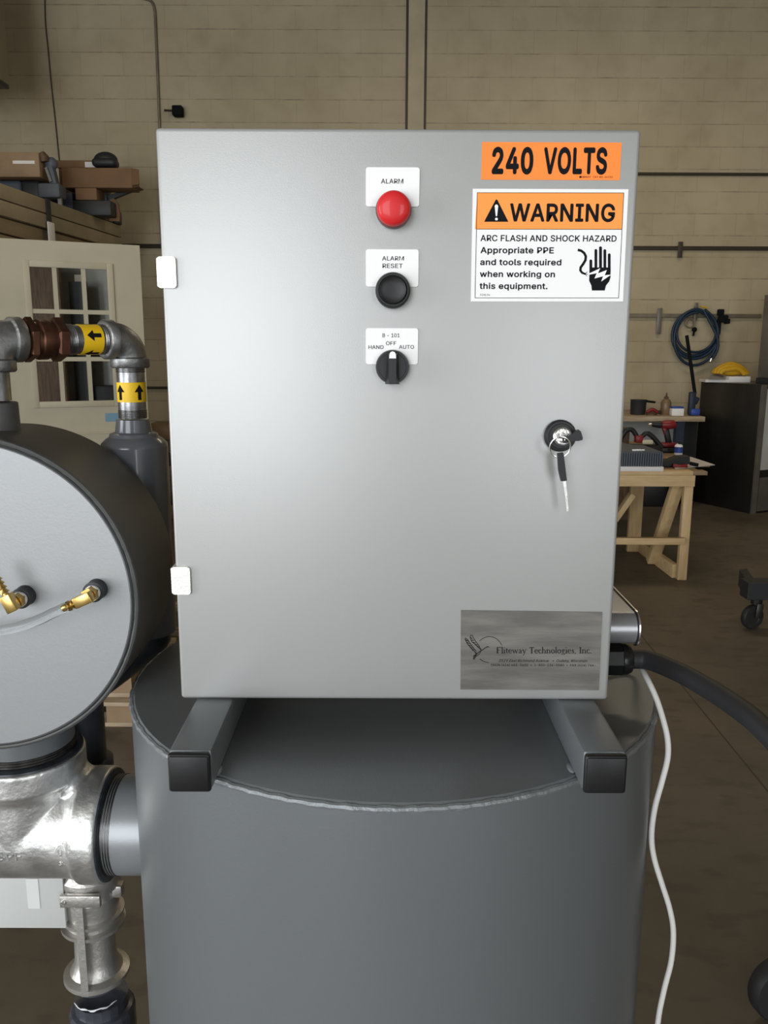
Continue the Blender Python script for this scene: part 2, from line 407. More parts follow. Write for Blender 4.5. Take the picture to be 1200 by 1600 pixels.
# lettering: sans letter outlines (character | advance | closed contours, 500 units to the em)
GLYPH = {}
for _l in """\
(|136|45,103 46,132 50,162 55,182 60,202 66,221 76,247 88,270 118,270 106,242 95,214 87,185 81,157 77,129 76,103 77,80 80,57 86,33 94,8 101,-10 109,-28 118,-48 88,-48 75,-23 64,2 56,27 49,53 46,78
)|136|19,-48 28,-28 36,-9 43,9 51,34 57,58 60,81 61,103 60,129 56,157 50,185 41,214 31,242 19,270 48,270 60,247 71,221 77,202 82,182 86,162 91,132 92,103 91,78 87,52 81,27 72,1 61,-24 48,-48
,|94|19,-60 34,36 68,36 42,-60
-|226|168,122 168,94 57,94 57,122
.|94|48,-2 39,-1 31,4 26,12 25,20 26,29 31,37 39,42 48,43 56,42 64,37 69,29 71,20 69,12 64,4 56,-1
0|226|113,-3 87,0 65,12 47,31 34,57 29,77 25,101 24,127 25,153 29,177 35,197 48,223 65,242 87,254 113,258 139,254 161,242 179,223 192,197 198,177 201,153 203,127 201,101 198,77 192,57 179,31 162,12 140,0;113,25 131,28 145,37 157,52 165,72 170,97 172,127 170,157 165,182 157,203 145,218 131,227 113,230 96,227 82,218 70,203 62,182 56,157 55,127 56,97 62,72 70,52 82,37 96,28
1|226|38,0 38,27 195,27 195,0;138,254 138,0 106,0 106,224 105,224 43,179 43,213 99,254
2|226|32,0 32,24 117,114 130,129 141,141 149,153 155,163 159,174 160,186 159,198 154,209 146,218 137,224 125,228 112,230 98,228 86,224 77,216 69,207 65,195 64,181 33,181 35,202 43,221 55,237 72,248 91,255 112,258 134,255 153,248 169,237 181,223 188,205 191,186 189,172 185,159 179,145 168,129 153,111 133,90 76,30 76,28 195,28 195,0
3|226|109,-3 87,-1 66,5 49,15 35,29 26,46 22,66 55,66 57,54 63,44 72,35 83,30 95,26 109,25 124,26 138,30 149,37 157,46 163,58 165,72 163,86 158,98 150,109 137,117 121,122 101,124 78,124 78,150 144,224 144,226 35,226 35,254 186,254 186,230 106,139 106,144 132,144 154,138 172,127 185,111 194,93 196,72 194,51 185,33 172,18 154,6 133,-1
4|226|20,53 20,79 123,254 155,254 54,83 54,81 207,81 207,53;141,0 141,61 141,73 141,159 171,159 171,0
5|226|111,-3 89,-1 70,6 54,16 41,30 33,47 30,65 61,65 64,54 69,44 77,36 87,30 98,26 111,25 125,27 138,32 149,41 157,52 162,66 164,81 162,97 157,111 148,122 137,131 124,137 109,138 96,137 84,134 73,129 64,123 34,126 48,254 183,254 183,226 75,226 67,151 68,151 77,157 89,162 101,166 115,167 131,165 147,160 161,153 172,143 182,130 189,116 194,99 195,82 193,58 184,38 171,21 154,8 134,-1
6|226|113,-3 91,-1 71,7 55,20 42,37 34,58 32,81 34,100 40,119 51,142 69,170 126,254 161,254 75,131 73,131 77,137 83,144 90,149 98,153 107,156 117,157 139,155 158,147 173,136 185,120 192,101 194,79 192,56 184,36 171,20 155,7 135,-1;113,24 127,26 139,31 149,40 157,51 162,64 164,79 162,94 157,107 149,118 139,126 127,131 113,133 99,131 87,126 77,118 69,107 64,94 62,79 64,64 69,51 77,40 87,31 99,26
7|226|48,0 162,224 162,226 31,226 31,254 195,254 195,224 82,0
8|226|113,-3 89,-1 68,6 50,17 37,31 29,48 26,68 28,83 33,98 40,110 51,121 63,128 76,132 76,133 59,141 46,154 38,171 35,190 38,209 45,225 57,239 73,249 92,256 113,258 134,256 153,249 169,239 181,225 188,209 191,190 188,171 180,154 167,141 150,133 150,132 164,128 176,121 186,110 194,98 199,83 200,68 198,48 189,31 176,17 158,6 137,-1;113,25 129,26 142,30 153,37 161,46 167,57 168,69 167,83 161,94 153,104 141,111 128,116 113,118 98,116 85,111 73,104 65,94 59,83 58,69 59,57 64,46 73,37 84,30 97,26;113,145 126,146 137,150 146,157 154,165 158,176 160,188 158,200 154,210 147,218 138,225 126,229 113,230 100,229 89,225 79,218 72,210 68,200 66,188 68,176 72,165 79,157 89,150 100,146
9|226|113,258 135,255 155,247 171,234 184,217 192,197 194,173 192,155 186,135 175,112 158,84 100,0 65,0 151,124 154,124 149,117 144,111 137,105 128,101 119,98 109,97 87,100 69,107 53,119 41,134 34,154 32,176 34,198 42,218 55,235 71,247 91,255;113,230 99,228 87,223 77,215 69,204 64,191 63,176 64,161 69,148 77,137 87,129 99,123 113,122 127,123 139,129 149,137 157,147 162,160 164,175 162,190 157,204 150,215 139,223 127,228
A|240|8,0 101,254 138,254 231,0 198,0 144,151 138,167 132,186 125,210 116,239 123,239 114,209 106,185 100,166 95,151 43,0;55,71 55,99 185,99 185,71
B|228|30,0 30,254 121,254 145,252 164,245 180,235 190,221 197,205 199,187 198,172 193,160 187,150 178,143 168,137 157,133 157,131 170,129 182,123 192,114 201,102 207,86 209,68 207,50 200,33 189,20 172,9 151,2 123,0;62,29 122,29 148,31 165,40 175,53 178,68 176,81 171,92 163,102 153,109 140,114 124,115 62,115;62,143 119,143 132,144 144,148 154,155 162,163 166,174 168,186 165,202 156,214 141,223 120,226 62,226
C|255|134,-3 113,-2 93,4 75,12 59,25 46,40 35,58 27,78 22,101 20,127 22,153 27,176 35,197 46,215 59,230 75,242 93,251 113,256 134,258 152,256 170,252 186,245 201,236 214,224 224,209 232,193 236,174 204,174 200,186 195,197 187,206 179,214 169,220 158,224 146,227 134,228 111,225 92,216 75,202 62,182 54,157 52,127 54,97 63,72 75,53 92,38 112,29 134,26 146,27 158,30 169,34 179,40 187,48 195,57 200,68 204,80 236,80 232,62 224,45 214,31 201,19 187,9 170,2 153,-2
D|251|109,0 48,0 48,29 107,29 136,31 159,40 177,55 189,75 197,99 200,128 197,156 190,180 177,200 160,214 138,223 110,226 47,226 47,254 113,254 136,253 157,248 176,239 200,221 217,196 225,175 229,153 231,128 229,102 224,80 217,59 206,42 192,27 175,15 156,7 134,2;62,254 62,0 30,0 30,254
E|209|30,0 30,254 186,254 186,226 62,226 62,143 178,143 178,114 62,114 62,29 188,29 188,0
F|205|30,0 30,254 185,254 185,226 62,226 62,139 173,139 173,111 62,111 62,0
G|260|134,-3 113,-2 93,4 75,13 59,25 45,40 35,58 27,78 22,102 20,127 22,153 27,176 35,197 45,215 59,230 74,242 92,251 112,256 132,258 152,256 170,252 187,245 202,235 214,222 225,208 232,192 237,174 204,174 199,186 194,197 186,206 178,213 168,220 158,224 146,227 133,228 111,225 92,216 75,202 62,182 54,157 52,127 54,97 63,72 75,53 92,38 112,29 134,26 155,29 172,36 187,47 198,62 205,80 207,101 217,100 141,100 141,128 239,128 239,100 236,71 225,45 209,25 188,9 163,0
H|258|30,0 30,254 62,254 62,144 196,144 196,254 228,254 228,0 196,0 196,116 62,116 62,0
I|150|16,0 16,29 59,29 59,226 16,226 16,254 135,254 135,226 91,226 91,29 135,29 135,0
K|233|52,73 52,108 61,119 70,131 78,141 87,152 96,162 106,172 182,254 224,254 116,138 114,138;30,0 30,254 62,254 62,167 62,112 62,97 62,0;186,0 94,130 114,155 224,0
L|196|30,0 30,254 62,254 62,29 181,29 181,0
M|314|30,0 30,254 76,254 139,94 141,87 144,79 150,61 153,52 156,42 158,33 161,24 154,24 159,41 165,61 168,70 171,79 174,87 176,94 238,254 284,254 284,0 252,0 252,145 252,163 252,174 253,184 253,207 253,229 256,229 253,217 249,205 245,193 241,181 237,171 234,161 231,152 228,145 171,0 143,0 85,145 83,152 80,160 72,181 69,192 65,204 60,216 56,229 59,229 60,219 60,208 60,186 61,164 61,154 61,145 61,0
N|262|30,0 30,254 68,254 172,91 176,84 181,75 187,65 194,53 200,41 207,27 202,27 201,41 200,54 200,67 200,79 199,89 199,97 199,254 232,254 232,0 193,0 101,145 95,155 89,165 82,177 74,191 54,226 60,227 61,192 62,177 62,164 62,153 62,145 62,0
O|266|133,-3 112,-2 93,4 75,12 59,25 46,40 35,58 27,78 22,101 20,127 22,153 27,176 35,197 46,215 59,230 75,242 93,251 112,256 133,258 155,256 174,251 192,242 208,230 221,215 232,197 240,176 245,153 247,127 245,101 240,78 232,58 221,40 208,25 192,12 174,4 155,-2;133,26 155,29 175,38 191,52 204,72 212,97 215,127 212,157 204,182 191,202 175,216 155,225 133,228 112,225 92,216 75,202 63,182 54,157 52,127 54,97 63,72 75,52 92,38 112,29
P|222|30,0 30,254 118,254 144,252 166,244 183,231 195,215 202,195 204,174 202,152 195,133 183,116 166,104 144,96 118,93 55,93 55,121 116,121 134,123 149,128 159,136 167,147 171,160 172,174 171,188 167,201 159,211 148,219 134,224 116,226 62,226 62,0
R|224|30,0 30,254 118,254 145,252 167,244 183,232 195,217 202,198 205,176 202,154 195,136 183,120 166,109 145,101 118,99 48,99 48,128 117,128 135,129 149,133 160,141 167,150 171,162 173,176 171,190 167,202 159,212 149,220 134,224 116,226 62,226 62,0;177,0 115,115 151,115 214,0
S|223|112,-4 86,-2 64,5 46,15 32,30 23,48 19,68 52,68 55,55 62,44 71,35 83,29 97,26 112,25 128,26 143,30 155,37 165,46 171,57 173,70 171,81 166,89 158,96 148,102 136,107 122,111 92,120 64,130 43,145 30,163 26,186 29,206 37,224 51,238 69,249 90,256 114,258 137,256 158,249 175,238 189,224 197,208 200,189 169,189 163,206 151,219 134,227 112,229 97,228 84,224 73,218 64,209 59,199 58,188 60,176 65,167 74,160 85,154 96,150 106,147 132,140 144,136 156,132 168,126 179,119 189,110 197,99 202,85 204,69 201,50 193,32 180,17 162,5 139,-2
T|224|16,226 16,254 208,254 208,226 128,226 128,0 96,0 96,226
U|258|129,-4 101,-1 77,8 57,22 42,40 33,62 30,87 30,254 62,254 62,89 64,72 70,57 80,44 94,34 110,28 129,26 149,28 165,34 179,44 188,57 194,72 196,89 196,254 229,254 229,87 226,62 216,40 201,22 182,8 157,-1
V|240|102,0 8,254 42,254 96,103 101,88 108,69 115,45 124,15 117,15 126,45 133,69 140,88 145,103 197,254 231,254 139,0
W|343|78,0 8,254 41,254 82,98 85,85 88,73 91,60 93,47 96,33 98,20 95,20 97,33 100,47 103,60 106,73 109,85 112,98 153,254 190,254 231,98 234,85 237,73 240,60 243,47 246,33 249,20 244,20 247,33 249,47 252,60 255,73 261,98 302,254 335,254 265,0 228,0 184,161 180,178 176,196 172,215 168,237 175,237 171,216 167,197 164,179 159,161 115,0
X|237|9,0 109,142 109,118 15,254 52,254 89,200 96,190 102,181 107,172 112,164 116,156 122,146 116,146 121,156 126,164 131,172 136,181 142,190 149,200 187,254 223,254 129,119 129,143 228,0 191,0 146,65 140,74 134,83 129,90 125,98 120,106 115,116 122,116 117,106 113,98 108,91 103,83 97,74 91,65 46,0
Y|236|102,0 102,104 8,254 46,254 96,172 104,159 111,146 118,132 125,115 112,115 119,132 126,146 133,159 140,172 191,254 228,254 134,104 134,0
Z|219|21,0 21,23 137,193 145,204 153,215 162,227 170,238 174,227 158,227 143,226 127,226 111,226 20,226 20,254 198,254 198,231 84,64 76,52 67,40 58,28 49,17 45,27 61,28 76,28 92,28 107,29 200,29 200,0
a|194|80,-4 63,-3 47,2 34,11 24,22 17,37 15,54 17,69 22,80 29,90 39,97 50,102 63,105 76,108 89,110 105,112 117,113 126,115 133,117 136,121 138,127 138,128 137,139 133,148 128,156 120,161 110,164 98,165 85,164 75,161 66,156 59,150 54,144 50,137 20,146 29,161 39,173 52,182 66,188 82,191 97,192 108,192 119,190 131,186 143,180 153,172 161,160 167,145 168,126 168,0 138,0 138,26 136,26 132,19 126,12 118,6 108,1 95,-3;85,23 101,24 114,29 124,37 132,47 136,57 138,69 138,95 135,93 130,91 123,89 116,88 108,87 100,86 88,84 77,82 67,79 58,75 52,70 47,62 46,52 47,43 51,36 57,30 65,26 74,24
c|198|104,-4 79,-1 58,8 41,23 28,43 20,66 17,94 20,122 28,146 41,165 58,180 79,189 104,192 117,191 130,189 142,184 153,178 162,170 170,161 176,150 181,138 151,131 149,138 145,145 141,150 135,155 128,159 121,162 113,164 104,165 86,162 73,155 62,144 54,129 50,112 48,94 50,75 54,59 62,44 73,33 86,26 104,23 113,24 121,26 129,29 135,33 141,38 146,44 149,51 152,59 181,51 177,39 171,28 163,19 153,11 142,4 130,0 117,-3
d|212|98,-4 75,-1 56,8 40,23 27,42 20,66 17,94 20,122 27,146 40,166 56,180 75,189 98,192 114,191 126,186 136,180 144,173 149,166 153,160 155,160 155,254 186,254 186,0 156,0 156,29 153,29 149,23 143,16 136,8 126,2 114,-3;102,23 118,26 132,32 142,43 150,58 154,75 156,95 154,114 150,131 142,145 132,156 118,163 102,165 86,163 72,156 62,145 54,131 50,114 48,95 50,75 54,58 62,44 73,33 86,26
e|202|106,-4 80,-1 58,8 41,23 28,42 20,66 17,93 20,121 28,145 40,165 58,180 78,189 103,192 118,191 133,187 147,180 160,170 170,157 179,141 184,121 186,97 186,85 37,85 37,110 169,110 155,101 153,119 149,134 141,147 131,157 118,163 103,165 87,163 73,157 62,147 54,135 50,121 48,105 48,89 50,69 55,53 64,40 76,31 90,25 106,23 117,24 127,26 135,31 143,36 149,44 153,53 182,45 177,32 168,20 156,10 141,2 125,-3
g|212|103,-75 84,-74 67,-70 53,-63 41,-55 32,-45 25,-35 51,-20 55,-26 61,-33 68,-39 77,-44 89,-48 103,-49 124,-46 141,-38 152,-23 156,-3 156,34 153,34 149,28 143,21 136,14 126,8 114,4 97,2 76,5 56,13 40,27 28,45 20,68 17,96 20,123 27,147 40,166 56,180 76,189 98,192 114,191 127,186 137,180 144,173 150,166 154,159 157,159 157,190 186,190 186,-4 183,-27 175,-45 162,-59 145,-68 125,-73;102,30 118,32 132,38 142,47 150,61 155,77 156,96 155,115 150,132 142,146 132,156 119,163 102,165 86,163 73,156 62,145 54,131 50,115 48,96 50,78 54,61 62,48 73,38 86,32
h|205|57,113 57,0 26,0 26,254 57,254 57,144 51,144 62,166 76,181 94,189 114,192 132,190 148,184 161,174 170,160 177,142 179,120 179,0 148,0 148,118 145,137 136,152 123,161 105,165 92,163 80,159 71,151 63,141 58,129
i|83|26,0 26,190 57,190 57,0;42,221 34,223 27,227 22,234 21,242 22,249 27,256 34,260 42,262 50,260 57,256 62,249 63,242 62,234 57,227 50,223
k|190|55,68 55,106 60,106 142,190 180,190 92,100 89,100;26,0 26,254 57,254 57,0;147,0 74,93 96,114 186,0
l|94|70,-1 50,2 37,10 29,24 26,42 26,254 57,254 57,49 58,38 60,31 65,27 73,26 77,26 80,26 83,27 85,27 90,1 86,0 81,0 75,-1
m|305|26,0 26,190 56,190 56,148 54,148 59,162 66,173 75,182 86,188 98,192 110,193 129,190 144,180 154,166 160,147 156,147 161,160 169,172 178,181 190,187 204,192 218,193 234,191 249,186 261,177 270,164 276,148 278,128 278,0 248,0 248,127 245,145 236,156 224,163 209,165 197,164 187,160 179,153 173,145 169,135 168,124 168,0 137,0 137,130 134,144 126,156 115,163 100,165 89,164 79,160 70,154 63,145 58,133 57,119 57,0
n|205|57,113 57,0 26,0 26,190 56,190 56,144 51,144 62,166 76,181 94,189 114,192 132,190 147,184 160,174 170,160 176,142 179,120 179,0 148,0 148,118 145,137 136,152 123,161 105,165 92,163 80,159 71,151 63,141 58,129
o|207|104,-4 79,-1 58,8 41,23 28,43 20,66 17,94 20,122 28,146 41,165 58,180 79,189 104,192 128,189 149,180 167,165 180,146 188,122 191,94 188,66 180,43 167,23 149,8 128,-1;104,23 121,26 135,33 146,44 154,59 158,75 160,94 158,112 154,129 146,144 135,155 121,162 104,165 86,162 73,155 62,144 54,129 50,112 48,94 50,75 54,59 62,44 73,33 86,26
p|212|26,-71 26,190 56,190 56,160 59,160 63,166 69,173 76,180 86,186 98,191 115,192 137,189 156,180 173,166 185,146 193,122 195,94 193,66 185,42 173,23 157,8 137,-1 115,-4 99,-3 86,2 76,8 69,16 63,23 59,29 57,29 57,-71;110,23 126,26 140,33 150,44 158,58 163,75 164,95 163,114 158,131 150,145 140,156 126,163 110,165 94,163 81,156 70,145 62,131 58,114 56,95 58,75 63,58 70,43 81,32 94,26
q|212|186,-71 155,-71 155,29 153,29 149,23 143,16 136,8 126,2 114,-3 98,-4 75,-1 56,8 40,23 27,42 20,66 17,94 20,122 27,146 40,166 56,180 75,189 98,192 114,191 126,186 136,180 144,173 149,166 153,160 156,160 156,190 186,190;102,23 118,26 132,32 142,43 150,58 154,75 156,95 154,114 150,131 142,145 132,156 118,163 102,165 86,163 72,156 62,145 54,131 50,114 48,95 50,75 54,58 62,44 73,33 86,26
r|129|26,0 26,190 56,190 56,160 58,160 65,173 76,184 90,190 107,192 110,192 115,192 122,192 122,161 119,162 115,162 109,163 103,163 91,161 80,157 70,151 63,142 58,131 57,118 57,0
s|182|91,-4 72,-3 56,2 42,9 31,19 23,32 18,47 47,53 53,40 62,30 75,25 91,23 108,25 122,31 131,40 134,51 132,60 127,68 118,74 106,78 75,85 52,93 36,104 27,119 23,137 26,152 33,166 43,177 58,185 74,190 94,192 112,191 127,186 140,179 149,170 157,158 162,145 134,139 129,149 121,158 110,164 94,166 78,164 65,158 57,150 54,139 56,129 62,122 72,116 86,111 115,105 137,97 153,86 162,71 166,53 163,37 156,24 145,12 130,3 112,-2
t|114|102,190 102,164 3,164 3,190;32,236 63,236 63,49 64,38 68,31 75,26 85,25 88,25 93,26 97,26 101,27 107,1 102,0 96,-1 90,-2 84,-2 62,1 46,11 36,26 32,46
u|205|91,-3 73,-1 57,5 44,15 35,29 28,47 26,69 26,190 57,190 57,72 60,52 68,37 82,28 100,25 113,27 125,31 134,38 142,48 146,61 148,76 148,190 179,190 179,0 149,0 149,46 154,46 143,23 129,8 111,0
v|194|81,0 9,190 42,190 83,78 88,60 93,43 98,27 103,10 92,10 97,27 101,43 106,60 112,78 152,190 186,190 113,0
w|283|69,0 11,190 44,190 67,107 72,89 77,68 82,46 88,21 82,21 88,45 93,67 98,88 103,107 126,190 158,190 181,107 186,88 191,68 196,45 201,21 196,21 201,45 206,68 212,88 217,107 240,190 272,190 215,0 184,0 159,86 156,99 152,112 149,126 145,140 138,169 145,169 142,155 138,140 135,126 131,112 128,99 124,86 99,0
y|194|24,-69 31,-43 36,-44 44,-45 52,-44 59,-42 65,-37 71,-29 75,-18 81,-1 9,190 42,190 83,78 88,60 93,43 98,27 103,10 92,10 97,27 101,43 106,60 112,78 153,190 186,190 102,-29 96,-43 88,-54 80,-62 70,-68 58,-71 46,-73 39,-72 32,-72 27,-70
•|194|97,46 83,48 70,54 58,62 50,73 44,87 43,101 44,115 50,128 58,140 70,148 83,154 97,156 112,154 125,148 136,140 144,128 150,115 152,101 150,87 144,73 136,62 125,54 112,48
 |94|
""".split('\n'):
    if len(_l) > 2:
        _ch, _adv, _cs = _l[0], *_l[2:].split('|')
        GLYPH[_ch] = (int(_adv), [[tuple(int(q) for q in pt.split(',')) for pt in c.split()] for c in _cs.split(';') if c])


def glyphs(s, bold=0.0, shear=0.0):
    """flat filled letters: verts (x, z, layer) and triangles; bold widens the strokes (em units)"""
    vs, fs = [], []
    x = 0.0
    area2 = lambda c: sum(c[i - 1][0] * c[i][1] - c[i][0] * c[i - 1][1] for i in range(len(c)))
    for ch in s:
        adv, cs = GLYPH[ch]
        if cs:
            sg = -1 if area2(max(cs, key=lambda c: abs(area2(c)))) < 0 else 1
        outer, holes = [], []
        for c in cs:
            c = [p for i, p in enumerate(c) if p != c[i - 1]]
            (outer if area2(c) * sg > 0 else holes).append((c, [(x + p[0] / 500 + shear * p[1] / 500, p[1] / 500) for p in c]))
        for li, (c, pts) in enumerate(outer):
            loops = [pts]
            for hc, hp in holes:
                hx, hz = hc[0]
                ins = False
                for i in range(len(c)):
                    (x0, z0), (x1, z1) = c[i - 1], c[i]
                    if (z0 > hz) != (z1 > hz) and hx < (x1 - x0) * (hz - z0) / (z1 - z0) + x0:
                        ins = not ins
                if ins:
                    loops.append(hp)
            tri = tessellate_polygon([[Vector((p[0], p[1], 0)) for p in lp] for lp in loops])
            # heavier strokes: the letter is inked over itself with small shifts
            for k in range(8 if bold else 1):
                dx, dz = (bold * math.cos(k * PI / 4), bold * math.sin(k * PI / 4)) if bold else (0, 0)
                base = len(vs)
                for lp in loops:
                    vs += [(p[0] + dx, p[1] + dz, li * 8 + k) for p in lp]
                fs += [tuple(base + i for i in t) for t in tri]
        x += adv / 500 + bold * 1.2
    return vs, fs


_cap = glyphs('H')[0]
CAPH = max(v[1] for v in _cap) - min(v[1] for v in _cap)


def text_on(mb, s, x0, x1, zb, cap, y, bold=0.0, shear=0.0):
    """s between x0 and x1, baseline zb, capital height cap, on the plane y facing -y."""
    vs, fs = glyphs(s, bold, shear)
    a, b = min(v[0] for v in vs), max(v[0] for v in vs)
    kx, kz = (x1 - x0) / (b - a), cap / (CAPH + 2 * bold)
    out = [(x0 + (v[0] - a) * kx, y - v[2] * 0.000006, zb + (v[1] + bold) * kz) for v in vs]
    mb.add(out, fs)
    # faces towards the viewer
    return mb


def ptext(mb, s, px0, px1, pyb, pyc, y, Y=0.0, bold=0.0, shear=0.0):
    p0, p1 = A(px0, pyb, Y), A(px1, pyb, Y)
    c = A(px0, pyc, Y)
    return text_on(mb, s, p0.x, p1.x, (p0.z + p1.z) / 2, c.z - p0.z, y, bold, shear)


def flat(mb, pts, y, Y=0.0):               # flat polygon given in door pixels
    v = [A(px, py, Y) for px, py in pts]
    mb.add([(p.x, y, p.z) for p in v], [tuple(range(len(v)))])
    return mb


def stroke(mb, pts, w, y, Y=0.0):          # flat ribbon through pixel points (w in px)
    if not isinstance(w, (list, tuple)):
        w = [w] * len(pts)
    L, Rr = [], []
    for i, (x, z) in enumerate(pts):
        a, b = pts[max(0, i - 1)], pts[min(len(pts) - 1, i + 1)]
        dx, dz = b[0] - a[0], b[1] - a[1]
        n = math.hypot(dx, dz) or 1
        L.append((x - dz / n * w[i] / 2, z + dx / n * w[i] / 2))
        Rr.append((x + dz / n * w[i] / 2, z - dx / n * w[i] / 2))
    q = L + Rr
    k = len(pts)
    v = [A(px, py, Y) for px, py in q]
    mb.add([(p.x, y, p.z) for p in v], [(i, i + 1, k + i + 1, k + i) for i in range(k - 1)])
    return mb


def rrect(x0, x1, z0, z1, r, n=5):
    out = []
    for cx, cz, a0 in ((x1 - r, z1 - r, 0), (x0 + r, z1 - r, PI / 2), (x0 + r, z0 + r, PI), (x1 - r, z0 + r, 1.5 * PI)):
        for k in range(n + 1):
            a = a0 + k / n * PI / 2
            out.append((cx + r * math.cos(a), cz + r * math.sin(a)))
    return out


# ------------------------------------------------------------------ the room
def wall_material():
    m = bpy.data.materials.new('painted block wall')
    m.use_nodes = True
    nt = m.node_tree
    b = nt.nodes['Principled BSDF']
    b.inputs['Roughness'].default_value = 0.65
    g = nt.nodes.new('ShaderNodeNewGeometry')
    sp = nt.nodes.new('ShaderNodeSeparateXYZ')
    cb = nt.nodes.new('ShaderNodeCombineXYZ')
    nt.links.new(g.outputs['Position'], sp.inputs[0])
    zoff = nt.nodes.new('ShaderNodeMath')
    zoff.operation = 'ADD'
    zoff.inputs[1].default_value = WALL_PHASE
    nt.links.new(sp.outputs[2], zoff.inputs[0])
    add = nt.nodes.new('ShaderNodeMath')
    add.operation = 'ADD'
    nt.links.new(sp.outputs[0], add.inputs[0])
    nt.links.new(sp.outputs[1], add.inputs[1])
    nt.links.new(add.outputs[0], cb.inputs[0])
    nt.links.new(zoff.outputs[0], cb.inputs[1])
    n = nt.nodes.new('ShaderNodeTexNoise')
    n.inputs['Scale'].default_value = 0.9
    n.inputs['Detail'].default_value = 6
    nt.links.new(g.outputs['Position'], n.inputs['Vector'])
    n3 = nt.nodes.new('ShaderNodeTexNoise')
    n3.inputs['Scale'].default_value = 5
    n3.inputs['Detail'].default_value = 5
    nt.links.new(g.outputs['Position'], n3.inputs['Vector'])
    br = nt.nodes.new('ShaderNodeTexBrick')
    br.inputs['Scale'].default_value = 1.0
    br.inputs['Brick Width'].default_value = 0.4064
    br.inputs['Row Height'].default_value = 0.2032
    br.inputs['Mortar Size'].default_value = 0.006
    br.inputs['Mortar Smooth'].default_value = 0.6
    br.inputs['Color1'].default_value = (0.49, 0.42, 0.285, 1)
    br.inputs['Color2'].default_value = (0.475, 0.405, 0.272, 1)
    br.inputs['Mortar'].default_value = (0.45, 0.382, 0.255, 1)
    nt.links.new(cb.outputs[0], br.inputs['Vector'])
    rp = nt.nodes.new('ShaderNodeValToRGB')
    rp.color_ramp.elements[0].position, rp.color_ramp.elements[1].position = 0.3, 0.6
    rp.color_ramp.elements[0].color, rp.color_ramp.elements[1].color = (0.78, 0.76, 0.72, 1), (1, 1, 1, 1)
    nt.links.new(n.outputs['Fac'], rp.inputs[0])
    rp3 = nt.nodes.new('ShaderNodeValToRGB')
    rp3.color_ramp.elements[0].position, rp3.color_ramp.elements[1].position = 0.3, 0.5
    rp3.color_ramp.elements[0].color, rp3.color_ramp.elements[1].color = (0.92, 0.91, 0.9, 1), (1, 1, 1, 1)
    nt.links.new(n3.outputs['Fac'], rp3.inputs[0])
    m1 = nt.nodes.new('ShaderNodeMixRGB')
    m1.blend_type = 'MULTIPLY'
    m1.inputs[0].default_value = 1
    nt.links.new(br.outputs['Color'], m1.inputs[1])
    nt.links.new(rp.outputs[0], m1.inputs[2])
    m2 = nt.nodes.new('ShaderNodeMixRGB')
    m2.blend_type = 'MULTIPLY'
    m2.inputs[0].default_value = 1
    nt.links.new(m1.outputs[0], m2.inputs[1])
    nt.links.new(rp3.outputs[0], m2.inputs[2])
    # bed joints: dirt caught unevenly along the courses
    dv = nt.nodes.new('ShaderNodeMath')
    dv.operation = 'DIVIDE'
    dv.inputs[1].default_value = 0.2032
    nt.links.new(zoff.outputs[0], dv.inputs[0])
    fr = nt.nodes.new('ShaderNodeMath')
    fr.operation = 'PINGPONG'
    fr.inputs[1].default_value = 0.5
    nt.links.new(dv.outputs[0], fr.inputs[0])
    ls = nt.nodes.new('ShaderNodeMapRange')
    ls.inputs['From Min'].default_value, ls.inputs['From Max'].default_value = 0.010, 0.032
    ls.inputs['To Min'].default_value, ls.inputs['To Max'].default_value = 1.0, 0.0
    nt.links.new(fr.outputs[0], ls.inputs['Value'])
    n4 = nt.nodes.new('ShaderNodeTexNoise')
    n4.inputs['Scale'].default_value = 4.0
    n4.inputs['Detail'].default_value = 6
    n4.inputs['Roughness'].default_value = 0.7
    nt.links.new(g.outputs['Position'], n4.inputs['Vector'])
    lm = nt.nodes.new('ShaderNodeMapRange')
    lm.inputs['From Min'].default_value, lm.inputs['From Max'].default_value = 0.44, 0.66
    lm.inputs['To Min'].default_value, lm.inputs['To Max'].default_value = 0.08, 0.8
    nt.links.new(n4.outputs['Fac'], lm.inputs['Value'])
    ml = nt.nodes.new('ShaderNodeMath')
    ml.operation = 'MULTIPLY'
    nt.links.new(ls.outputs[0], ml.inputs[0])
    nt.links.new(lm.outputs[0], ml.inputs[1])
    md = nt.nodes.new('ShaderNodeMixRGB')
    md.inputs[2].default_value = (0.16, 0.13, 0.085, 1)
    nt.links.new(ml.outputs[0], md.inputs[0])
    nt.links.new(m2.outputs[0], md.inputs[1])
    nt.links.new(md.outputs[0], b.inputs['Base Color'])
    bp = nt.nodes.new('ShaderNodeBump')
    bp.inputs['Strength'].default_value = 0.2
    bp.inputs['Distance'].default_value = 0.004
    bp.invert = True
    nt.links.new(br.outputs['Fac'], bp.inputs['Height'])
    nt.links.new(bp.outputs[0], b.inputs['Normal'])
    return m


